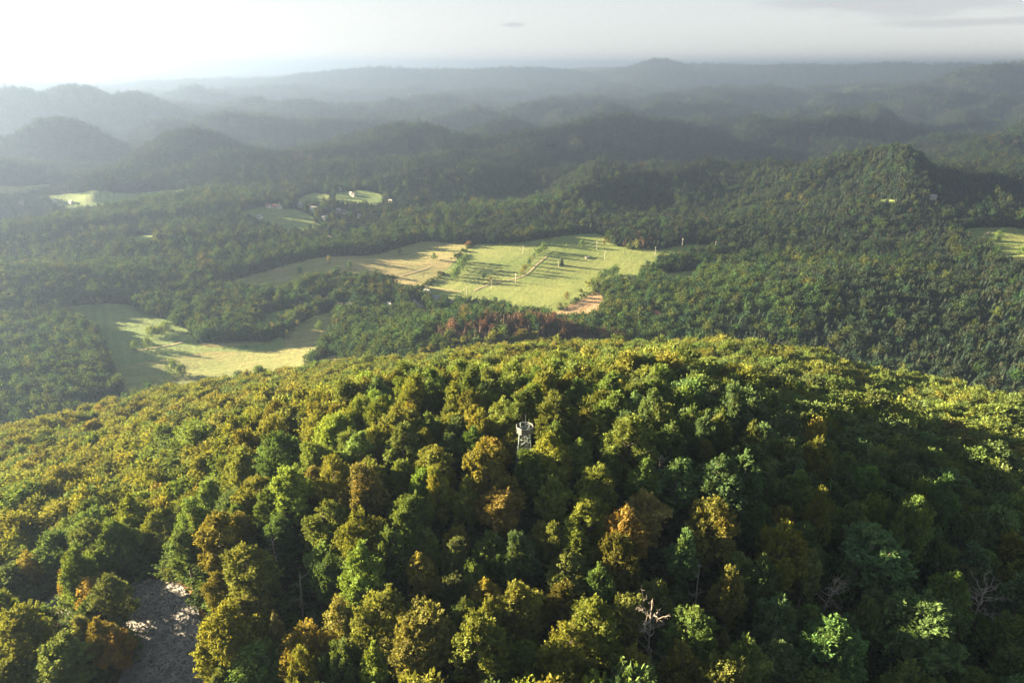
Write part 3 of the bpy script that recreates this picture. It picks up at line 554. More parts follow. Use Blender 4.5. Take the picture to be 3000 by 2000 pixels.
def scatter_nodes(name, coll):
    ng = bpy.data.node_groups.new(name, 'GeometryNodeTree')
    ng.interface.new_socket('Geometry', in_out='INPUT', socket_type='NodeSocketGeometry'); ng.interface.new_socket('Geometry', in_out='OUTPUT', socket_type='NodeSocketGeometry')
    n, l = ng.nodes, ng.links
    gi, go = n.new('NodeGroupInput'), n.new('NodeGroupOutput')
    ci = n.new('GeometryNodeCollectionInfo'); ci.inputs['Collection'].default_value = coll; ci.inputs['Separate Children'].default_value = True; ci.inputs['Reset Children'].default_value = True
    ip = n.new('GeometryNodeInstanceOnPoints'); ip.inputs['Pick Instance'].default_value = True
    def na(t, nm):
        q = n.new('GeometryNodeInputNamedAttribute'); q.data_type = t; q.inputs['Name'].default_value = nm; return q.outputs['Attribute']
    l.new(gi.outputs[0], ip.inputs['Points']); l.new(ci.outputs[0], ip.inputs['Instance'])
    l.new(na('INT', 'idx'), ip.inputs['Instance Index']); l.new(na('FLOAT_VECTOR', 'rot'), ip.inputs['Rotation']); l.new(na('FLOAT_VECTOR', 'scl'), ip.inputs['Scale'])
    l.new(ip.outputs[0], go.inputs[0])
    return ng
def scatter(name, label, pos, idx, rot, scl, tint, coll):
    n = len(pos); me = bpy.data.meshes.new(name)
    me.vertices.add(n); me.vertices.foreach_set('co', np.ascontiguousarray(pos, np.float32).ravel())
    a = me.attributes.new('idx', 'INT', 'POINT'); a.data.foreach_set('value', np.asarray(idx, np.int32))
    a = me.attributes.new('rot', 'FLOAT_VECTOR', 'POINT'); a.data.foreach_set('vector', np.ascontiguousarray(rot, np.float32).ravel())
    a = me.attributes.new('scl', 'FLOAT_VECTOR', 'POINT'); a.data.foreach_set('vector', np.ascontiguousarray(scl, np.float32).ravel())
    a = me.attributes.new('tint', 'FLOAT_COLOR', 'POINT'); a.data.foreach_set('color', np.ascontiguousarray(np.column_stack([tint, np.ones(n)]), np.float32).ravel())
    o = mesh_obj(name, me); tag(o, label, None, None, 'stuff')
    md = o.modifiers.new('scatter', 'NODES'); md.node_group = scatter_nodes(name, coll)
    return o
def jitter_points(x0, x1, y0, y1, s, g, jit=0.42):
    nx, ny = int((x1 - x0) / s) + 1, int((y1 - y0) / (s * 0.87)) + 1
    i, j = np.meshgrid(np.arange(nx), np.arange(ny))
    x = x0 + (i + 0.5 * (j % 2)) * s + g.uniform(-jit, jit, i.shape) * s; y = y0 + j * s * 0.87 + g.uniform(-jit, jit, i.shape) * s
    return x.ravel(), y.ravel()
def project(x, y, z):
    """pixel of a point in a 1024 x 682 picture: used to tell which trees are in view or hide the scree, and to order them for their labels"""
    p = R(22); z = z - CAM_Z
    f = math.cos(p) * y - math.sin(p) * z; u = math.sin(p) * y + math.cos(p) * z
    f = np.where(f < 1, 1, f)
    return 512 + 683 * x / f, 341 - 683 * u / f
def field_mask(x, y, grow=0.0):
    m = np.zeros(x.shape, bool); wx = 7 * fbm(x, y, 22, 2, 201); wy = 7 * fbm(x, y, 22, 2, 202)
    for _, _, poly in FIELDS: m |= in_poly(x + wx, y + wy, poly)
    return m
TINT = {'olive': (0.116, 0.146, 0.036), 'golden': (0.152, 0.158, 0.036), 'green': (0.084, 0.142, 0.046), 'dark': (0.056, 0.108, 0.052), 'bright': (0.120, 0.180, 0.046), 'teal': (0.060, 0.128, 0.068),  # teal holds the tone of the shaded right slope
        'rust': (0.19, 0.138, 0.060), 'orange': (0.22, 0.150, 0.042), 'pink': (0.165, 0.160, 0.064)}
COLOUR_WORD = {'olive': 'olive-green', 'golden': 'golden-green', 'green': 'mid-green', 'dark': 'dark green', 'bright': 'bright green', 'teal': 'blue-green', 'rust': 'rust-topped', 'orange': 'orange', 'pink': 'pinkish beige'}
KEYS = list(TINT)
# ---------------------------------------------------------------- the wood on the dome
g = np.random.default_rng(11)
placed = []                                                            # x, y, kind, width
for x, y, k, w in NEAR: placed.append((x, y, k, w * 0.88))
placed += [(-115.0, 145.0, 'green', 8.5), (-117.0, 152.0, 'olive', 8.0), (-112.5, 158.5, 'green', 9.0), (-108.5, 139.5, 'orange', 6.0), (-119.5, 147.5, 'green', 7.0)]  # trees added left of the scree to keep the low sun off it
placed.append((TOWER[0] + 2.2, TOWER[1] - 9.5, 'green', 7.5)); placed.append((TOWER[0] - 5.5, TOWER[1] - 13.0, 'golden', 8.0))
cx, cy = jitter_points(-640, 660, 55, 720, 6.0, g)
az = np.degrees(np.arctan2(cx, cy)); rr = np.hypot(cx, cy)
cz = gz(cx, cy); dep = np.degrees(np.arctan2(CAM_Z - cz - 18, rr))
ok = (np.abs(az) < 54) & (dep < 56) & (rr > 62) & (rr < 690) & (cz > -196)
order = g.permutation(np.nonzero(ok)[0])
def near_poly(x, y, poly, d):
    p = np.asarray(poly); m = np.full(np.shape(x), 1e9)
    for a, c in zip(p, np.roll(p, -1, 0)):
        e = c - a; t = np.clip(((x - a[0]) * e[0] + (y - a[1]) * e[1]) / (e @ e), 0, 1)
        m = np.minimum(m, np.hypot(x - a[0] - t * e[0], y - a[1] - t * e[1]))
    return (m < d) | in_poly(x, y, poly)
# clearings: the scree, the crowns that would block the camera's view of it, and the foot of the tower
bad = near_poly(cx, cy, SCREE[0], 4.5) | near_poly(cx, cy, SCREE[1], 3.5) | (np.hypot(cx - TOWER[0], cy - TOWER[1]) < 5.0)
for poly, up_ in [(q, u) for q in SCREE for u in (5, 10, 15)]:
    cu, cv = project(cx, cy, cz + up_)
    p = np.asarray(poly); su, sv = project(p[:, 0], p[:, 1], gz(p[:, 0], p[:, 1]))
    bad |= in_poly(cu, cv, np.column_stack([su, sv])) & near_poly(cx, cy, poly, 30)
for x, y, h, k in DEAD:                                               # no trees on the camera side of the dead trees, to keep them in view
    if k != 'twig': bad |= (np.abs(cx - x * cy / y) < 4.5) & (cy < y + 3) & (cy > y - 15)
cell = {}
def near_ok(x, y, w):
    lim = 0.365 - 0.085 * float(sstep(190, 260, math.hypot(x, y)))
    i, j = int(x // 10), int(y // 10)
    for a in (i - 1, i, i + 1):
        for b in (j - 1, j, j + 1):
            for (px, py, pw) in cell.get((a, b), ()):
                if (px - x) ** 2 + (py - y) ** 2 < (lim * (pw + w)) ** 2: return False
    return True
def put(x, y, w): cell.setdefault((int(x // 10), int(y // 10)), []).append((x, y, w))
for p in placed: put(p[0], p[1], p[3])
for x, y, h in SPRUCE_NEAR: put(x, y, 5.0)
for x, y, h, k in DEAD: put(x, y, 5.0)
mixn = fbm(cx, cy, 70, 2, 31)
for q in order:
    if bad[q]: continue
    w = g.choice([7.0, 8.5, 10.0, 11.5, 12.5], p=[.18, .26, .27, .19, .10]) * (0.86 + 0.34 * float(sstep(200, 280, rr[q])))
    if near_ok(cx[q], cy[q], w):
        put(cx[q], cy[q], w)
        sunny = 0.5 - cx[q] / 300 + 0.5 * mixn[q] + 0.25 * float(sstep(150, 330, cy[q]))                    # sunlit yellow put into the tints on the sun's side
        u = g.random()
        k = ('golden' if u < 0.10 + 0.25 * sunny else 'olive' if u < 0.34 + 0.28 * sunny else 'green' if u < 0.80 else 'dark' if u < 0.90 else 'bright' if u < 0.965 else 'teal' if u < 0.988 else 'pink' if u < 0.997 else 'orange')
        if cx[q] > 25 + 0.25 * max(cy[q] - 150, 0) and cy[q] < 230 and g.random() < 0.8: k = g.choice(['green', 'dark', 'teal', 'dark'])  # shade put into the colour: greener, bluer tints on the right slope
        placed.append((cx[q], cy[q], k, w))
placed = np.array([(p[0], p[1], KEYS.index(p[2]), p[3]) for p in placed])
px_, py_, pk_, pw_ = placed[:, 0], placed[:, 1], placed[:, 2].astype(int), placed[:, 3]
pz_ = gz(px_, py_) - 0.2
pv_ = g.integers(0, 6, len(placed)); thin = g.random(len(placed)) < 0.10; pv_[thin] = 6 + g.integers(0, 2, thin.sum())
far_ = sstep(190, 270, np.hypot(px_, py_))
ph_ = np.clip((11.8 + pw_ * 0.72) * (1 - far_) + 17.5 * far_ + g.normal(0, 1, len(placed)) * (2.4 - 0.5 * far_), 10, 25)
ph_ *= np.where((px_ < -60) & (py_ < 165) & (pw_ < 8), 0.8, 1.0)
rot_ = g.uniform(0, 2 * math.pi, len(placed)); tl_ = g.normal(0, 0.035, (len(placed), 2))
u_, v_ = project(px_, py_, pz_ + ph_ * 0.75)
inview = (u_ > -8) & (u_ < 1032) & (v_ < 700) & (v_ > 300)
dist = np.sqrt(px_ ** 2 + py_ ** 2 + (CAM_Z - pz_ - ph_ * .7) ** 2)
nearest = np.array([i for i in np.argsort(np.where(inview, dist / (pw_ / 9) ** 0.35, 1e9)) if inview[i]][:300])
is_near = np.zeros(len(placed), bool); is_near[nearest] = True
def tint_of(keys, g, amt=0.14):
    base = np.array([TINT[KEYS[k]] for k in keys])
    base = base * 0.72 + np.array([0.115, 0.140, 0.040]) * 0.28
    return base * (1 + g.normal(0, amt, (len(keys), 1))) * (1 + g.normal(0, amt * 0.45, (len(keys), 3)))
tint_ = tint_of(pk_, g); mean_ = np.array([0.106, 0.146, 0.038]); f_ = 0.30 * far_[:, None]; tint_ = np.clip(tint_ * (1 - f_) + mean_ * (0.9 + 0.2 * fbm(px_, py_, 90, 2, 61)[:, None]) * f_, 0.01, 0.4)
near_h = np.array([t[3] for t in NEAR_T]); near_w = np.array([t[4] for t in NEAR_T])
sxy_ = pw_ / near_w[pv_] * 1.06; sz_ = ph_ / near_h[pv_]
rest = ~is_near
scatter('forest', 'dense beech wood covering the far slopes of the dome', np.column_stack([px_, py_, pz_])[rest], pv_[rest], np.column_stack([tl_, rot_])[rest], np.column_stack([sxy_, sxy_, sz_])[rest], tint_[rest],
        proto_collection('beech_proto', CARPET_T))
# the 300 largest trees are things of their own; rows are read from the bottom edge up, each row from one side to the other
ORD = ['first', 'second', 'third', 'fourth', 'fifth', 'sixth', 'seventh', 'eighth', 'ninth', 'tenth', 'eleventh', 'twelfth', 'thirteenth', 'fourteenth', 'fifteenth', 'sixteenth', 'seventeenth', 'eighteenth', 'nineteenth', 'twentieth', 'twenty-first', 'twenty-second', 'twenty-third', 'twenty-fourth', 'twenty-fifth', 'twenty-sixth', 'twenty-seventh', 'twenty-eighth', 'twenty-ninth', 'thirtieth']
ROWS = ['along the bottom edge of the picture', *['in the %s row above the bottom edge' % o for o in ORD[1:12]]]
tree_label = {}
by_v = sorted(nearest, key=lambda i: -v_[i]); per = 25
tw_u, tw_v = project(TOWER[0], TOWER[1], 18.0)
taken = {}
for phrase, test in [('just left of the lookout tower', lambda i: u_[i] < tw_u - 8 and abs(v_[i] - tw_v) < 40), ('just right of the lookout tower', lambda i: u_[i] > tw_u + 8 and abs(v_[i] - tw_v) < 40), ('directly below the lookout tower', lambda i: v_[i] > tw_v + 30 and abs(u_[i] - tw_u) < 18)]:
    c_ = [i for i in nearest if test(i) and i not in taken]
    if c_: taken[min(c_, key=lambda i: abs(u_[i] - tw_u) + abs(v_[i] - tw_v))] = phrase
for row in range(0, len(by_v), per):
    mem = sorted(by_v[row:row + per], key=lambda i: u_[i]); m = len(mem)
    for q, i in enumerate(mem):
        size = 'broad' if pw_[i] > 11 else 'slim' if pw_[i] < 8 else 'round'
        side = ORD[q] + ' from the left' if q <= m // 2 else ORD[m - 1 - q] + ' from the right'
        tree_label[i] = '%s %s beech %s' % (size, COLOUR_WORD[KEYS[pk_[i]]], taken[i]) if i in taken else '%s %s beech, %s %s' % (size, COLOUR_WORD[KEYS[pk_[i]]], side, ROWS[row // per].replace(' of the picture', ''))
        tree_label[i] = tree_label[i].replace('rust-topped beech', 'rust-topped beech')
for i in nearest:
    t = empty('beech_tree', (px_[i], py_[i], pz_[i])); t.rotation_euler = (tl_[i, 0], tl_[i, 1], rot_[i]); t.scale = (sxy_[i], sxy_[i], sz_[i])
    tag(t, tree_label[i], 'tree', 'beech trees on the near slope of the dome')
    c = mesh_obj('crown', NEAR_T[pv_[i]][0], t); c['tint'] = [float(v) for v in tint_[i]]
    mesh_obj('trunk', NEAR_T[pv_[i]][1], t)
# low undergrowth between the trunks, tints darkened to deepen the shaded gaps
ux, uy = jitter_points(-230, 250, 60, 330, 4.2, g)
ua = np.degrees(np.arctan2(ux, uy)); okk = (np.abs(ua) < 54) & (np.hypot(ux, uy) < 330) & ~in_poly(ux, uy, SCREE[0]) & ~in_poly(ux, uy, SCREE[1]) & (np.hypot(ux - TOWER[0], uy - TOWER[1]) > 4) & (g.random(ux.shape) < 0.75)
ux, uy = ux[okk], uy[okk]; n = len(ux)
us = g.uniform(0.18, 0.42, (n, 1))
scatter('undergrowth', 'dark young beech growth between the trunks', np.column_stack([ux, uy, gz(ux, uy) - 0.8]), g.integers(0, 6, n), np.column_stack([g.normal(0, .1, (n, 2)), g.uniform(0, 6.28, n)]), us * np.array([[1.5, 1.5, 1.0]]), tint_of(g.choice([2, 3, 3, 3, 5], n), g) * .8, proto_collection('undergrowth_proto', [t[2] for t in MID_T]))
# spruces in the wood
for (x, y, h), lb in zip(SPRUCE_NEAR, ['tall dark spruce standing right of the scree near the bottom edge', 'slender brownish spruce by the gully above the small scree', 'tall spruce at the left edge above the gully', 'small spruce between beeches above the gully', 'short spruce among shaded beeches near the bottom edge', 'dark spruce on the far right shoulder of the dome', 'reddish thin spruce on the right shoulder']):
    q = 0 if h > 14 else 1
    t = empty('spruce_tree', (x, y, float(gz(x, y))), float(g.uniform(0, 6))); t.scale = (h / PINE_N[q][2],) * 3; tag(t, lb, 'spruce')
    c = mesh_obj('crown', PINE_N[q][0], t); c['tint'] = [0.075, 0.075, 0.028] if 'brown' not in lb and 'reddish' not in lb else [0.13, 0.08, 0.035]
    mesh_obj('trunk', PINE_N[q][1], t)
# bare and dead trees
def dead_tree(seed, h, kind):
    g = np.random.default_rng(seed); out = []
    lean = g.normal(0, 0.06, 2) * h
    tp = np.array([[0, 0, -1], [0, 0, 1], [lean[0] * .4, lean[1] * .4, h * .4], [lean[0] * .8, lean[1] * .8, h * .7], [lean[0], lean[1], h]])
    r0 = h * (0.015 if kind != 'twig' else 0.010)
    trunk = tube(tp, np.array([1.3, 1.0, .8, .5, .08]) * r0, 7)
    n = {'full': 16, 'snag': 8, 'twig': 22}[kind]
    for k in range(n):
        z0 = h * g.uniform(0.35, 0.92); a = g.uniform(0, 6.28); ln = h * g.uniform(.16, .42) * (1.15 - z0 / h) * (1.4 if kind == 'full' else 0.8 if kind == 'snag' else 1.1)
        b0 = np.array([np.interp(z0, tp[:, 2], tp[:, 0]), np.interp(z0, tp[:, 2], tp[:, 1]), z0]); b1 = b0 + np.array([math.cos(a) * ln, math.sin(a) * ln, ln * g.uniform(.15, .8)])
        p, r = limb(g, b0, b1, r0 * .38, r0 * .08, 6, .1); br = [tube(p, r, 5)]
        for _ in range(5 if kind != 'snag' else 2):
            q = p[g.integers(2, 6)]; e = q + nrm(b1 - b0 + g.normal(0, .7 * ln, 3) + np.array([0, 0, ln * .3])) * ln * g.uniform(.25, .55)
            pp, rr_ = limb(g, q, e, r0 * .16, r0 * .05, 4, .12); br.append(tube(pp, rr_, 4))
            for _ in range(2):
                e2 = pp[2] + nrm(e - q + g.normal(0, .6 * ln, 3)) * ln * .22; br.append(tube(*limb(g, pp[2], e2, r0 * .08, r0 * .04, 3, .1), 3))
        out.append(np.concatenate(br))
    return trunk, out
dl = ['bleached dead beech with spreading bare branches near the bottom edge', 'thin pale snag leaning in the gap right of the scree', 'grey dead beech with bare limbs in the shaded corner', 'pale trunk with few twigs on the sunlit left slope', 'broken pale snag below the lookout tower', 'grey leafless tree with fine twigs in the shade', 'bare pale trunk under a golden crown', 'thin bare tree in the dark gap right of the tower']
for k, ((x, y, h, kind), lb) in enumerate(zip(DEAD, dl)):
    t = empty('dead_tree', (x, y, float(gz(x, y)))); tag(t, lb, 'dead tree')
    tr, br = dead_tree(600 + k, h, kind); mesh_obj('trunk', quads_mesh('dead_trunk', tr, [DEADWOOD], None, None), t)
    for q in br: mesh_obj('branch', quads_mesh('dead_branch', q, [DEADWOOD], None, None), t)
def fallen():
    (x0, y0), (x1, y1) = LOG; a = np.array([x0, y0, float(gz(x0, y0)) + .35]); b = np.array([x1, y1, float(gz(x1, y1)) + .4])
    t = empty('fallen_trunk', tuple(a)); tag(t, 'bleached fallen tree trunk lying at the top of the scree', 'fallen tree')
    gg = np.random.default_rng(5); p, r = limb(gg, np.zeros(3), b - a, .10, .34, 8, .02)
    mesh_obj('trunk', quads_mesh('log', tube(p, r, 7), [DEADWOOD], None, None), t)
    for k in range(7):
        q = p[gg.integers(1, 6)]; e = q + np.array([gg.normal(-1.5, 1.2), gg.normal(-.5, 1.2), gg.uniform(-.3, .8)])
        mesh_obj('branch', quads_mesh('log_branch', tube(*limb(gg, q, e, .09, .03, 5, .1), 4), [DEADWOOD], None, None), t)
fallen()
# scree stones
def rock(seed):
    bm = bmesh.new(); bmesh.ops.create_icosphere(bm, subdivisions=1, radius=0.5); gg = np.random.default_rng(seed)
    for v in bm.verts: v.co = Vector(v.co) * float(gg.uniform(.7, 1.2)); v.co.z *= .55; v.co.x *= 1.25
    me = bpy.data.meshes.new('rock'); bm.to_mesh(me); bm.free(); me.materials.append(ROCK_M); return me
RP = proto_collection('rock_proto', [rock(i) for i in range(5)])
pts = []
for poly in SCREE:
    p = np.asarray(poly); x, y = jitter_points(p[:, 0].min(), p[:, 0].max(), p[:, 1].min(), p[:, 1].max(), 0.55, g, .5)
    k = in_poly(x, y, p) & (g.random(x.shape) < .85); pts.append(np.column_stack([x[k], y[k]]))
pts = np.vstack(pts); n = len(pts)
scatter('gravel', 'loose grey stones of the scree slope', np.column_stack([pts, gz(pts[:, 0], pts[:, 1]) + .15]), g.integers(0, 5, n), g.uniform(-.5, .5, (n, 3)) * np.array([[1, 1, 12]]), g.lognormal(-.95, .45, (n, 1)) * np.ones((1, 3)), np.ones((n, 3)) * .2, RP)
# ---------------------------------------------------------------- woods of the valley and the hills beyond
def conifer_share(x, y):
    r = np.hypot(x, y)
    c = 0.5 + 0.55 * fbm(x, y, 260, 3, 51) + 0.3 * sstep(1700, 2200, r) + 0.22 * sstep(-100, 420, x) + 0.15 * sstep(1400, 2000, r)
    c = c - 0.85 * np.exp(-(((x + 30) / 260) ** 2 + ((y - 1000) / 130) ** 2)) - 0.45 * np.exp(-(((x + 10) / 150) ** 2 + ((y - 700) / 80) ** 2))
    c = c - 0.35 * sstep(-250, -700, x) * sstep(1500, 1100, r)
    return c
def wood_tints(x, y, con, g, far=False):
    n = len(x); t = np.empty((n, 3))
    gold = (fbm(x, y, 130, 2, 71) > 0.32) & (not far)
    b = g.choice(5, n, p=[.42, .28, .20, .02, .08]); b = np.where(gold & (g.random(n) < .25), 3, b); pal = np.array([TINT['green'], TINT['olive'], TINT['dark'], TINT['golden'], (0.085, 0.115, 0.03)]) * 1.0
    t[:] = pal[b]
    sp = np.array([(0.050, 0.084, 0.052), (0.062, 0.088, 0.048), (0.078, 0.092, 0.044)])[g.integers(0, 3, n)]
    t = np.where(con[:, None], sp, t)
    dry = fbm(x, y, 210, 3, 91)
    rust = con & (g.random(n) < np.clip((dry - 0.34) * 1.2, 0, .3))
    for rx, ry, rad in RUST: rust |= (np.hypot(x - rx, (y - ry) * .8) < rad * (0.6 + 0.8 * g.random(n))) & (g.random(n) < .72)
    t = np.where(rust[:, None], np.array([0.20, 0.14, 0.11]) * g.uniform(.7, 1.2, (n, 1)), t)
    t = np.where(rust[:, None], t, t * np.array([[0.86, 1.0, 1.2]]))
    return np.clip(t * (1 + g.normal(0, .09, (n, 1))) * (1 + g.normal(0, .05, (n, 3))), .008, .4), rust
RES = [(p[0], p[1], 7.0) for p in LONE + HEDGE_A + HEDGE_B + COPSE + ROW_C + ROW_D + STAND] + [(h[0], h[1], 11.0) for h in HOUSES + HAMLET + FARHOUSES]
def free(x, y):
    m = np.ones(x.shape, bool)
    for a, b, r in RES:
        m &= (x - a) ** 2 + (y - b) ** 2 > r * r
        if r > 10:                                                    # trees left out between each house and the camera so it shows
            e = math.hypot(a, b); t = ((a - x) * a + (b - y) * b) / e; s = np.abs((a - x) * b - (b - y) * a) / e
            m &= ~((t > 0) & (t < 34) & (s < 8))
    return m
def wood_band(name, label, r0, r1, az_max, s, bm, sm, wave, dep_max=24.5, dim=1.0):
    x1 = r1 * math.sin(R(az_max)); x, y = jitter_points(-x1, x1, r0 * math.cos(R(az_max)), r1, s, g)
    r = np.hypot(x, y); a = np.degrees(np.arctan2(x, y)); k = (r >= r0) & (r < r1) & (np.abs(a) < az_max); x, y, r = x[k], y[k], r[k]
    z = gz(x, y); k = ~field_mask(x, y) & ((r > 690) | (z <= -196)) & (np.degrees(np.arctan2(CAM_Z - z - 18, r)) < dep_max)
    # behind the dome's rim nothing shows
    x, y, z, r = x[k], y[k], z[k], r[k]
    k = free(x, y); x, y, z, r = x[k], y[k], z[k], r[k]
    # far fields
    k = np.ones(len(x), bool)
    if r1 > 2500: k &= ~((fbm(x, y, 620, 3, 140) > 0.42) & (r > 2600) & (z < -195))
    x, y, z = x[k], y[k], z[k]; n = len(x)
    con = g.random(n) < np.clip((conifer_share(x, y) - .5) * 3 + .5, .03, .97)
    t, rust = wood_tints(x, y, con, g, r0 > 1800); con |= rust
    nb = len(bm); idx = np.where(con & (g.random(n) < .85), nb + g.integers(0, len(sm), n), g.integers(0, nb, n))
    sc = g.uniform(.62, 1.22, (n, 1)) * wave; scl = sc * np.column_stack([np.ones(n), np.ones(n), np.where(con, g.uniform(.70, 1.08, n), g.uniform(.85, 1.2, n))])
    scl[:, :2] *= np.where(rust, .8, 1.0)[:, None]
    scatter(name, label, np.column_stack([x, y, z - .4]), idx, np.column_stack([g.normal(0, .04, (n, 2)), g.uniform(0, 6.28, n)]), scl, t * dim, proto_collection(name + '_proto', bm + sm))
    return n
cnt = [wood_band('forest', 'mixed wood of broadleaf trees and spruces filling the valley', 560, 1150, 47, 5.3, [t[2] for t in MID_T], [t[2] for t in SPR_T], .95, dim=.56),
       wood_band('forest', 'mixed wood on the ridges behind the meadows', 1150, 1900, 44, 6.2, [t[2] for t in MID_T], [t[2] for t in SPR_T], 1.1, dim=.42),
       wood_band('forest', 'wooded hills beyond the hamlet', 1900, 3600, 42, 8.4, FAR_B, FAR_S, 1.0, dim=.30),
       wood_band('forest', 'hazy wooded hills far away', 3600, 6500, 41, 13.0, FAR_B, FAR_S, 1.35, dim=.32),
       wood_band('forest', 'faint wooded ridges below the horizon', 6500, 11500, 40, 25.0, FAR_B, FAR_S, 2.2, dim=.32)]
print('trees in the woods', len(placed), cnt)
# ---------------------------------------------------------------- single trees, hedgerows and copses in the meadows
def valley_tree(x, y, kind, h, label, group, name='meadow_tree'):
    z = float(gz(x, y))
    col = {'round': TINT['green'], 'slim': TINT['dark'], 'pale': (0.15, 0.15, 0.05), 'bright': (0.10, 0.13, 0.035), 'rust_round': (0.15, 0.09, 0.04), 'bush': TINT['dark'], 'spruce': (0.045, 0.062, 0.03), 'golden': TINT['golden'], 'olive': TINT['olive']}[kind]
    T = SPR_T[int(g.integers(0, 4))] if kind == 'spruce' else MID_T[{'slim': 4, 'pale': 4, 'round': 1, 'bright': 0, 'rust_round': 3, 'bush': 3, 'golden': 2, 'olive': 0}[kind]]
    t = empty('spruce_tree' if kind == 'spruce' else name, (x, y, z), float(g.uniform(0, 6.28))); s = h / T[3]; t.scale = (s, s, s); tag(t, label, 'tree', group)
    c = mesh_obj('crown', T[0], t); c['tint'] = [float(v) for v in np.array(col) * g.uniform(.9, 1.12)]
    mesh_obj('trunk', T[1], t)
ll = ['small reddish round tree at the top of the upper meadow', 'round green tree in the middle of the mown meadow', 'slim dark tree by the wood edge of the upper meadow', 'slim dark tree alone on the straw-coloured meadow', 'thin pale tree near the wood edge of the straw meadow', 'slim tree at the shaded end of the straw meadow', 'dark slim tree between the two hedgerows', 'pale tree beside the pole below the second hedgerow', 'dark spruce alone on the striped green meadow', 'pale green tree at the edge of the stubble field', 'dark round tree on the slope by the lower meadow', 'pale tree at the middle of the lower meadow edge', 'thin pale tree above the lower meadow', 'round green tree on the crest of the upper meadow', 'tiny bush on the crest of the upper meadow', 'pale small tree right of the crest pole', 'large bright green round tree at the wood edge behind the meadow', 'slim tree at the far right end of the upper meadow', 'dark spruce by the tall pole, the larger of two', 'dark spruce by the tall pole, the smaller of two', 'small round tree next to the bright green tree', 'pale tree at the upper edge of the green left meadow', 'round tree on the track at the lower meadow', 'smaller round tree left of the track tree', 'tallest dark tree at the foot of the dome in the lower meadow', 'round tree beside the tallest dark tree in the lower meadow', 'low dark bush in the lower meadow', 'round tree on the slope between wood and village', 'reddish round tree on the distant right meadow', 'round tree at the right edge of the distant meadow']
for (x, y, k, h), lb in zip(LONE, ll): valley_tree(x, y, k, h, lb, 'single trees in the meadows')
def row(pts, kinds, hs, what, group, frm):
    for q, (x, y) in enumerate(pts): valley_tree(x, y, kinds[q % len(kinds)], float(g.uniform(*hs)), '%s tree, %s from %s, %s' % ({'round': 'round green', 'slim': 'dark slim', 'pale': 'pale', 'golden': 'golden', 'olive': 'olive-green'}[kinds[q % len(kinds)]], ORD[q], frm, what), group, 'hedgerow_tree')
row(HEDGE_A, ['round', 'round', 'slim', 'round', 'round', 'slim', 'round'], (13, 19), 'dense dark meadow hedgerow', 'trees of the dense hedgerow', 'the near end')
row(HEDGE_B, ['golden', 'golden', 'olive', 'slim', 'olive', 'slim', 'round', 'round', 'round'], (9, 15), 'slanting hedgerow by the track', 'trees of the slanting hedgerow', 'the near end')
row(COPSE, ['olive', 'round', 'olive', 'round', 'olive', 'round', 'olive', 'round'], (11, 15), 'round copse in the meadow', 'trees of the round copse', 'the left side')
row(ROW_C, ['olive', 'pale', 'olive', 'round', 'olive', 'round', 'pale', 'olive'], (10, 14), 'short row by the small meadow', 'trees of the short row', 'the left end')
row(ROW_D, ['olive', 'round', 'olive', 'round', 'slim', 'round', 'slim', 'round'], (13, 19), 'tree belt above the stubble', 'trees of the belt above the stubble', 'the near end')
row(STAND, ['olive', 'olive', 'olive', 'olive', 'round', 'olive', 'golden'], (13, 19), 'sunlit wood edge', 'trees of the sunlit wood edge', 'the far end')
# ragged scrub along the field edges
ex, ey = [], []
for _, kind_, poly in FIELDS[:2]:
    p = np.asarray(poly, float)
    for a, c in zip(p, np.roll(p, -1, 0)):
        m = int(np.hypot(*(c - a)) / 3.2); t_ = g.random((m, 1)); q = a + (c - a) * t_ + g.normal(0, 3.5, (m, 2)); q = q[fbm(q[:, 0], q[:, 1], 40, 2, 301) > -0.15]
        ex.append(q[:, 0]); ey.append(q[:, 1])
ex, ey = np.concatenate(ex), np.concatenate(ey); n = len(ex); sc = g.uniform(.14, .42, (n, 1))
scatter('shrubbery', 'low scrub and young trees along the meadow edges', np.column_stack([ex, ey, gz(ex, ey) - .5]), g.integers(0, 6, n), np.column_stack([g.normal(0, .08, (n, 2)), g.uniform(0, 6.28, n)]), sc * np.array([[1.4, 1.4, 1.0]]), tint_of(g.choice([0, 2, 3, 1], n), g) * .7, proto_collection('scrub_proto', [t[2] for t in MID_T]))
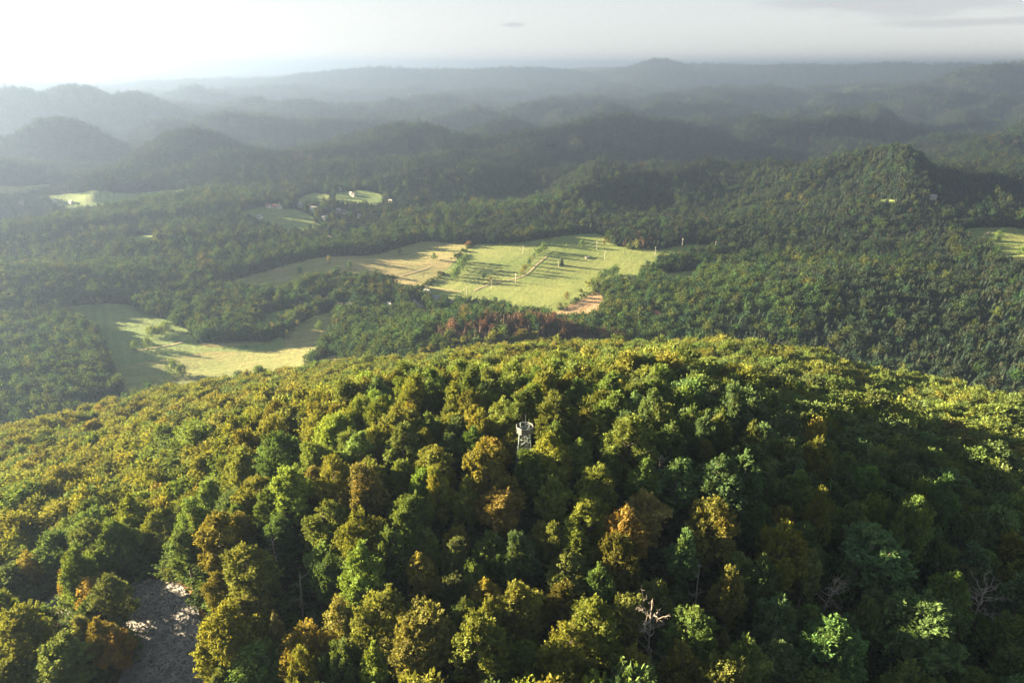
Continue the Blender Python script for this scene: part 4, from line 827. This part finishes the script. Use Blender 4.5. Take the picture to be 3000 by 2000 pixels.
# ---------------------------------------------------------------- buildings
def box(x0, x1, y0, y1, z0, z1):
    v = [(x0, y0, z0), (x1, y0, z0), (x1, y1, z0), (x0, y1, z0), (x0, y0, z1), (x1, y0, z1), (x1, y1, z1), (x0, y1, z1)]
    return v, [(0, 3, 2, 1), (4, 5, 6, 7), (0, 1, 5, 4), (1, 2, 6, 5), (2, 3, 7, 6), (3, 0, 4, 7)]
def part(name, shapes, m, parent):
    V, F = [], []
    for v, f in shapes:
        k = len(V); V += v; F += [tuple(i + k for i in q) for q in f]
    return mesh_obj(name, mesh(name, V, F, m), parent)
def house(x, y, wall, w, roof, label, group, turn):
    z = float(gz(x, y)); t = empty('house', (x, y, z + .3), turn); tag(t, label, 'house', group)
    d = w * 1.25; h = min(4.6, w * .5 + .6); rise = w * .48; a, b = w / 2, d / 2
    part('wall', [([(-a, -b, -2), (a, -b, -2), (a, b, -2), (-a, b, -2), (-a, -b, h), (a, -b, h), (a, b, h), (-a, b, h), (0, -b, h + rise), (0, b, h + rise)], [(0, 1, 5, 8, 4), (2, 3, 7, 9, 6), (1, 2, 6, 5), (3, 0, 4, 7)])], WALLS[wall], t)
    o_ = .5; th = .22; k = rise / a
    rf = []
    for s in (-1, 1):
        e = (s * (a + o_), h - o_ * k + .06); p = (0, h + rise + .06)
        v = [(e[0], -b - o_, e[1]), (p[0], -b - o_, p[1]), (p[0], b + o_, p[1]), (e[0], b + o_, e[1])]
        v += [(q[0], q[1], q[2] + th) for q in v]
        rf.append((v, [(0, 1, 2, 3), (4, 7, 6, 5), (0, 4, 5, 1), (1, 5, 6, 2), (2, 6, 7, 3), (3, 7, 4, 0)]))
    r_ = part('roof', rf, ROOFS[roof], t)
    part('chimney', [box(a * .25, a * .25 + .7, -.35, .35, h + rise * .5, h + rise + 1.0)], WALLS['grey'], r_)
    part('door', [box(a, a + .07, -.5, .5, -.2, 2.0)], WOOD_M, t)
    for s in (-1, 1):
        for yy in (-b * .55, b * .55): part('window', [box(s * a - .04, s * a + .05, yy - .55, yy + .55, 1.0, 2.3)], WINDOW_M, t)
        for xx in (-a * .5, a * .5): part('window', [box(xx - .5, xx + .5, s * b - .05, s * b + .05, 1.0, 2.3)], WINDOW_M, t)
        part('window', [box(-.5, .5, s * b - .05, s * b + .05, h - .2, h + 1.0)], WINDOW_M, t)
hl = ['white gabled house with grey roof at the edge of the upper meadow', 'white house with grey roof behind the village trees, highest in the village', 'small white house hidden in the middle of the village wood', 'cream house with grey roof right of the white gabled house', 'white house with dark roof at the lower side of the village wood', 'white house with dark roof at the left end of the village', 'small cream hut left of the dark-roofed white house', 'long grey house with grey roof below the village trees', 'cream house with dark roof deep in the wood left of the village', 'tiny white house in the wood left of the village', 'small white house at the far left wood above the lower meadow', 'cream house with a broad red roof beside the rust-coloured spruces', 'cream house with red roof below the stubble field', 'white house with red roof among the trees right of the stubble field']
for (x, y, w_, s_, r_), lb in zip(HOUSES, hl): house(x, y, w_, s_, r_, lb, 'houses of the village', float(g.uniform(0.3, 1.3)))
hm = ['white farmhouse with red roof, leftmost on the sunlit hamlet meadow', 'larger white farmhouse with red roof at the top of the sunlit meadow', 'cream barn with grey roof right of the farmhouses', 'cream house with grey roof in the trees below the sunlit meadow', 'big cream house with grey roof in the middle of the hamlet', 'small white cottage under the triangular meadow', 'white cottage on the shaded slope below the hamlet meadow', 'white cottage with dark roof next to the shaded slope cottage', 'bright white house with grey roof, lowest right of the hamlet', 'wide white house with grey roof by the golden poplars', 'white house at the upper edge of the shaded meadow', 'white house with dark roof at the upper edge of the shaded meadow', 'cream cottage at the topmost end of the hamlet', 'white lone house in the wood right of the hamlet', 'white wide house deep in the wood right of the hamlet', 'white house alone in the dark wood below the hamlet']
for (x, y, w_, s_, r_), lb in zip(HAMLET, hm): house(x, y, w_, s_, r_, lb, 'houses of the hamlet', float(g.uniform(0.2, 1.4)))
for (x, y, w_, s_, r_), lb in zip(FARHOUSES, ['white house on the far left shaded meadow', 'cream house at the far left edge of the valley', 'cream house beside the far left white house', 'white house at the foot of the round wooded hill']): house(x, y, w_, s_, r_, lb, 'far scattered houses', float(g.uniform(0, 1.5)))
def shed():
    x, y = SHED; t = empty('field_shed', (x, y, float(gz(x, y)) + .4), .5); tag(t, 'low grey wooden field shed on the striped green meadow', 'shed')
    part('wall', [box(-3.5, 3.5, -2, 2, -1, 2.2)], WOOD_M, t); part('roof', [([(-4, -2.5, 2.1), (4, -2.5, 2.1), (4, 2.5, 3.0), (-4, 2.5, 3.0), (-4, -2.5, 2.3), (4, -2.5, 2.3), (4, 2.5, 3.2), (-4, 2.5, 3.2)], box(0, 1, 0, 1, 0, 1)[1])], ROOFS['grey'], t)
    part('door', [box(-1, 1, -2.06, -2, -.5, 1.9)], WINDOW_M, t)
shed()
# ---------------------------------------------------------------- power poles
pl = ['tall power pole on the crest of the upper meadow', 'power pole in the middle of the right part of the meadow', 'tallest power pole by the two spruces', 'power pole beside the lone spruce', 'power pole at the lower end of the slanting hedgerow', 'power pole at the wooded right end of the meadow', 'power pole below the field shed', 'power pole left of the slanting hedgerow top', 'power pole in the hollow between the hedgerows', 'power pole beside the pale tree under the hedgerow', 'power pole nearest the white gabled house']
for (x, y), lb in zip(POLES, pl):
    t = empty('power_pole', (x, y, float(gz(x, y))), -.5); tag(t, lb, 'power pole', 'power poles on the upper meadow'); H_ = 22 if 'tallest' in lb else 16
    mesh_obj('pole', quads_mesh('pole', tube([[0, 0, -1], [0, 0, H_ * .5], [0, 0, H_]], [.32, .28, .2], 8), [POLE_M], None, None), t)
    part('crossarm', [box(-1.4, 1.4, -.1, .1, H_ - .9, H_ - .65)], POLE_M, t)
    for q in (-1.2, 0, 1.2): mesh_obj('insulator', quads_mesh('insulator', tube([[q, 0, H_ - .66], [q, 0, H_ - .25]], [.12, .08], 6), [WALLS['white']], None, None), t)
# ---------------------------------------------------------------- the lookout tower
def tower():
    x, y = TOWER; z = float(gz(x, y)); t = empty('lookout_tower', (x, y, z)); tag(t, 'grey steel lattice lookout tower with octagonal viewing platform rising above the beeches', 'tower')
    PH = 16.2; base, top = 2.8, 1.35
    def beam(name, a, b, r, m=STEEL_DARK, s=6):
        return mesh_obj(name, quads_mesh(name, tube(np.array([a, (np.array(a) + np.array(b)) / 2, b]), [r] * 3, s), [m], None, None), t)
    hw = lambda q: base + (top - base) * q / PH
    cor = [(-1, -1), (1, -1), (1, 1), (-1, 1)]
    for sx, sy in cor: beam('leg', (sx * base, sy * base, -.5), (sx * top, sy * top, PH), .11)
    lv = [0, 4.4, 8.4, 12.0, 15.2, 18.2]
    for a, b in zip(lv[:-1], lv[1:]):
        for k in range(4):
            (ax, ay), (bx, by) = cor[k], cor[(k + 1) % 4]; wa, wb = hw(a), hw(b)
            beam('brace', (ax * wa, ay * wa, a), (bx * wb, by * wb, b), .055); beam('brace', (bx * wa, by * wa, a), (ax * wb, ay * wb, b), .055)
            beam('girt', (ax * wb, ay * wb, b), (bx * wb, by * wb, b), .06)
    # spiral stair round a central column
    beam('column', (0, 0, -.5), (0, 0, PH), .13, STEEL)
    V, F = [], []; n = 92
    for k in range(n):
        a0 = k * R(23); a1 = a0 + R(24); zz = .1 + k * (PH / n)
        q = [(.12 * math.cos(a0), .12 * math.sin(a0)), (1.05 * math.cos(a0), 1.05 * math.sin(a0)), (1.05 * math.cos(a1), 1.05 * math.sin(a1)), (.12 * math.cos(a1), .12 * math.sin(a1))]
        i = len(V); V += [(u, v, zz) for u, v in q] + [(u, v, zz + .04) for u, v in q]; F += [tuple(j + i for j in f) for f in box(0, 1, 0, 1, 0, 1)[1]]
    st = mesh_obj('spiral_stair', mesh('spiral_stair', V, F, STEEL), t)
    hx = [(1.08 * math.cos(k * R(23) / 2), 1.08 * math.sin(k * R(23) / 2), .1 + k / 2 * (PH / n) + 1.0) for k in range(2 * n)]
    mesh_obj('handrail', quads_mesh('handrail', tube(hx, [.045] * len(hx), 5), [STEEL], None, None), st)
    # platform
    def ring(rad, k, off=R(22.5)): return (rad * math.cos(off + k * R(45)), rad * math.sin(off + k * R(45)))
    RA = 2.35
    bot = [ring(RA, k) + (PH,) for k in range(8)]; hol = [ring(1.1, k) + (PH,) for k in range(8)]
    V = bot + hol + [(a, b, c + .12) for a, b, c in bot + hol]; F = []
    for k in range(8):
        j = (k + 1) % 8; F += [(k, 8 + k, 8 + j, j), (16 + k, 16 + j, 24 + j, 24 + k), (k, j, 16 + j, 16 + k), (8 + k, 24 + k, 24 + j, 8 + j)]
    mesh_obj('platform', mesh('platform', V, F, STEEL), t)
    for k in range(8):
        a, b = ring(RA, k), ring(RA, k + 1)
        fr = mesh_obj('railing_panel', mesh('railing_panel', [a + (PH + .18,), b + (PH + .18,), b + (PH + 1.55,), a + (PH + 1.55,)] + [(c[0] * .985, c[1] * .985, h_) for c, h_ in ((a, PH + .18), (b, PH + .18), (b, PH + 1.55), (a, PH + 1.55))], [(0, 1, 2, 3), (7, 6, 5, 4), (0, 4, 5, 1), (2, 6, 7, 3), (1, 5, 6, 2), (0, 3, 7, 4)], PANEL_M), t)
        beam('post', a + (PH - .3,), a + (PH + 1.62,), .05, STEEL)
        o = mesh_obj('top_rail', quads_mesh('top_rail', tube(np.array([a + (PH + 1.63,), ((a[0] + b[0]) / 2, (a[1] + b[1]) / 2, PH + 1.63), b + (PH + 1.63,)]), [.08] * 3, 5), [RAIL_M], None, None), t)
        beam('bracket', (a[0] * .55, a[1] * .55, PH - 1.5), a + (PH,), .05)
    hr = [(1.1 * math.cos(q), 1.1 * math.sin(q), PH + 1.1) for q in np.linspace(0, 5.6, 24)]
    mesh_obj('stair_guard', quads_mesh('stair_guard', tube(hr, [.05] * len(hr), 5), [STEEL], None, None), t)
    beam('mast', (.25, .6, PH), (.25, .6, PH + 4.6), .045, RAIL_M)
PANEL_M = plain('railing_sheet', (0.10, 0.105, 0.105), 0.6, 0.1, 0.12, 2); RAIL_M = plain('bright_rail', (0.20, 0.205, 0.205), 0.4, 0.2, 0.05, 2)
tower()
# ---------------------------------------------------------------- haze: the air of the valley
def haze():
    m = bpy.data.materials.new('haze_air'); m.use_nodes = True; n = m.node_tree.nodes; l = m.node_tree.links; n.clear()
    out = n.new('ShaderNodeOutputMaterial'); v = n.new('ShaderNodeVolumePrincipled')
    v.inputs['Color'].default_value = (0.104, 0.154, 0.268, 1); v.inputs['Density'].default_value = HAZE_DENSITY; v.inputs['Anisotropy'].default_value = HAZE_G
    l.new(v.outputs[0], out.inputs['Volume'])
    s = 47500; zlo = float(ZG.min()) - 3; zhi = max(float(ZG.max()), CAM_Z) + 45
    V, F = box(-s, s, -s, s, zlo, zhi)
    o = mesh_obj('haze', mesh('haze', V, F, m)); tag(o, 'pale evening haze filling the valleys', None, None, 'stuff')
HAZE_DENSITY, HAZE_G = 1.5e-4, 0.44
haze()
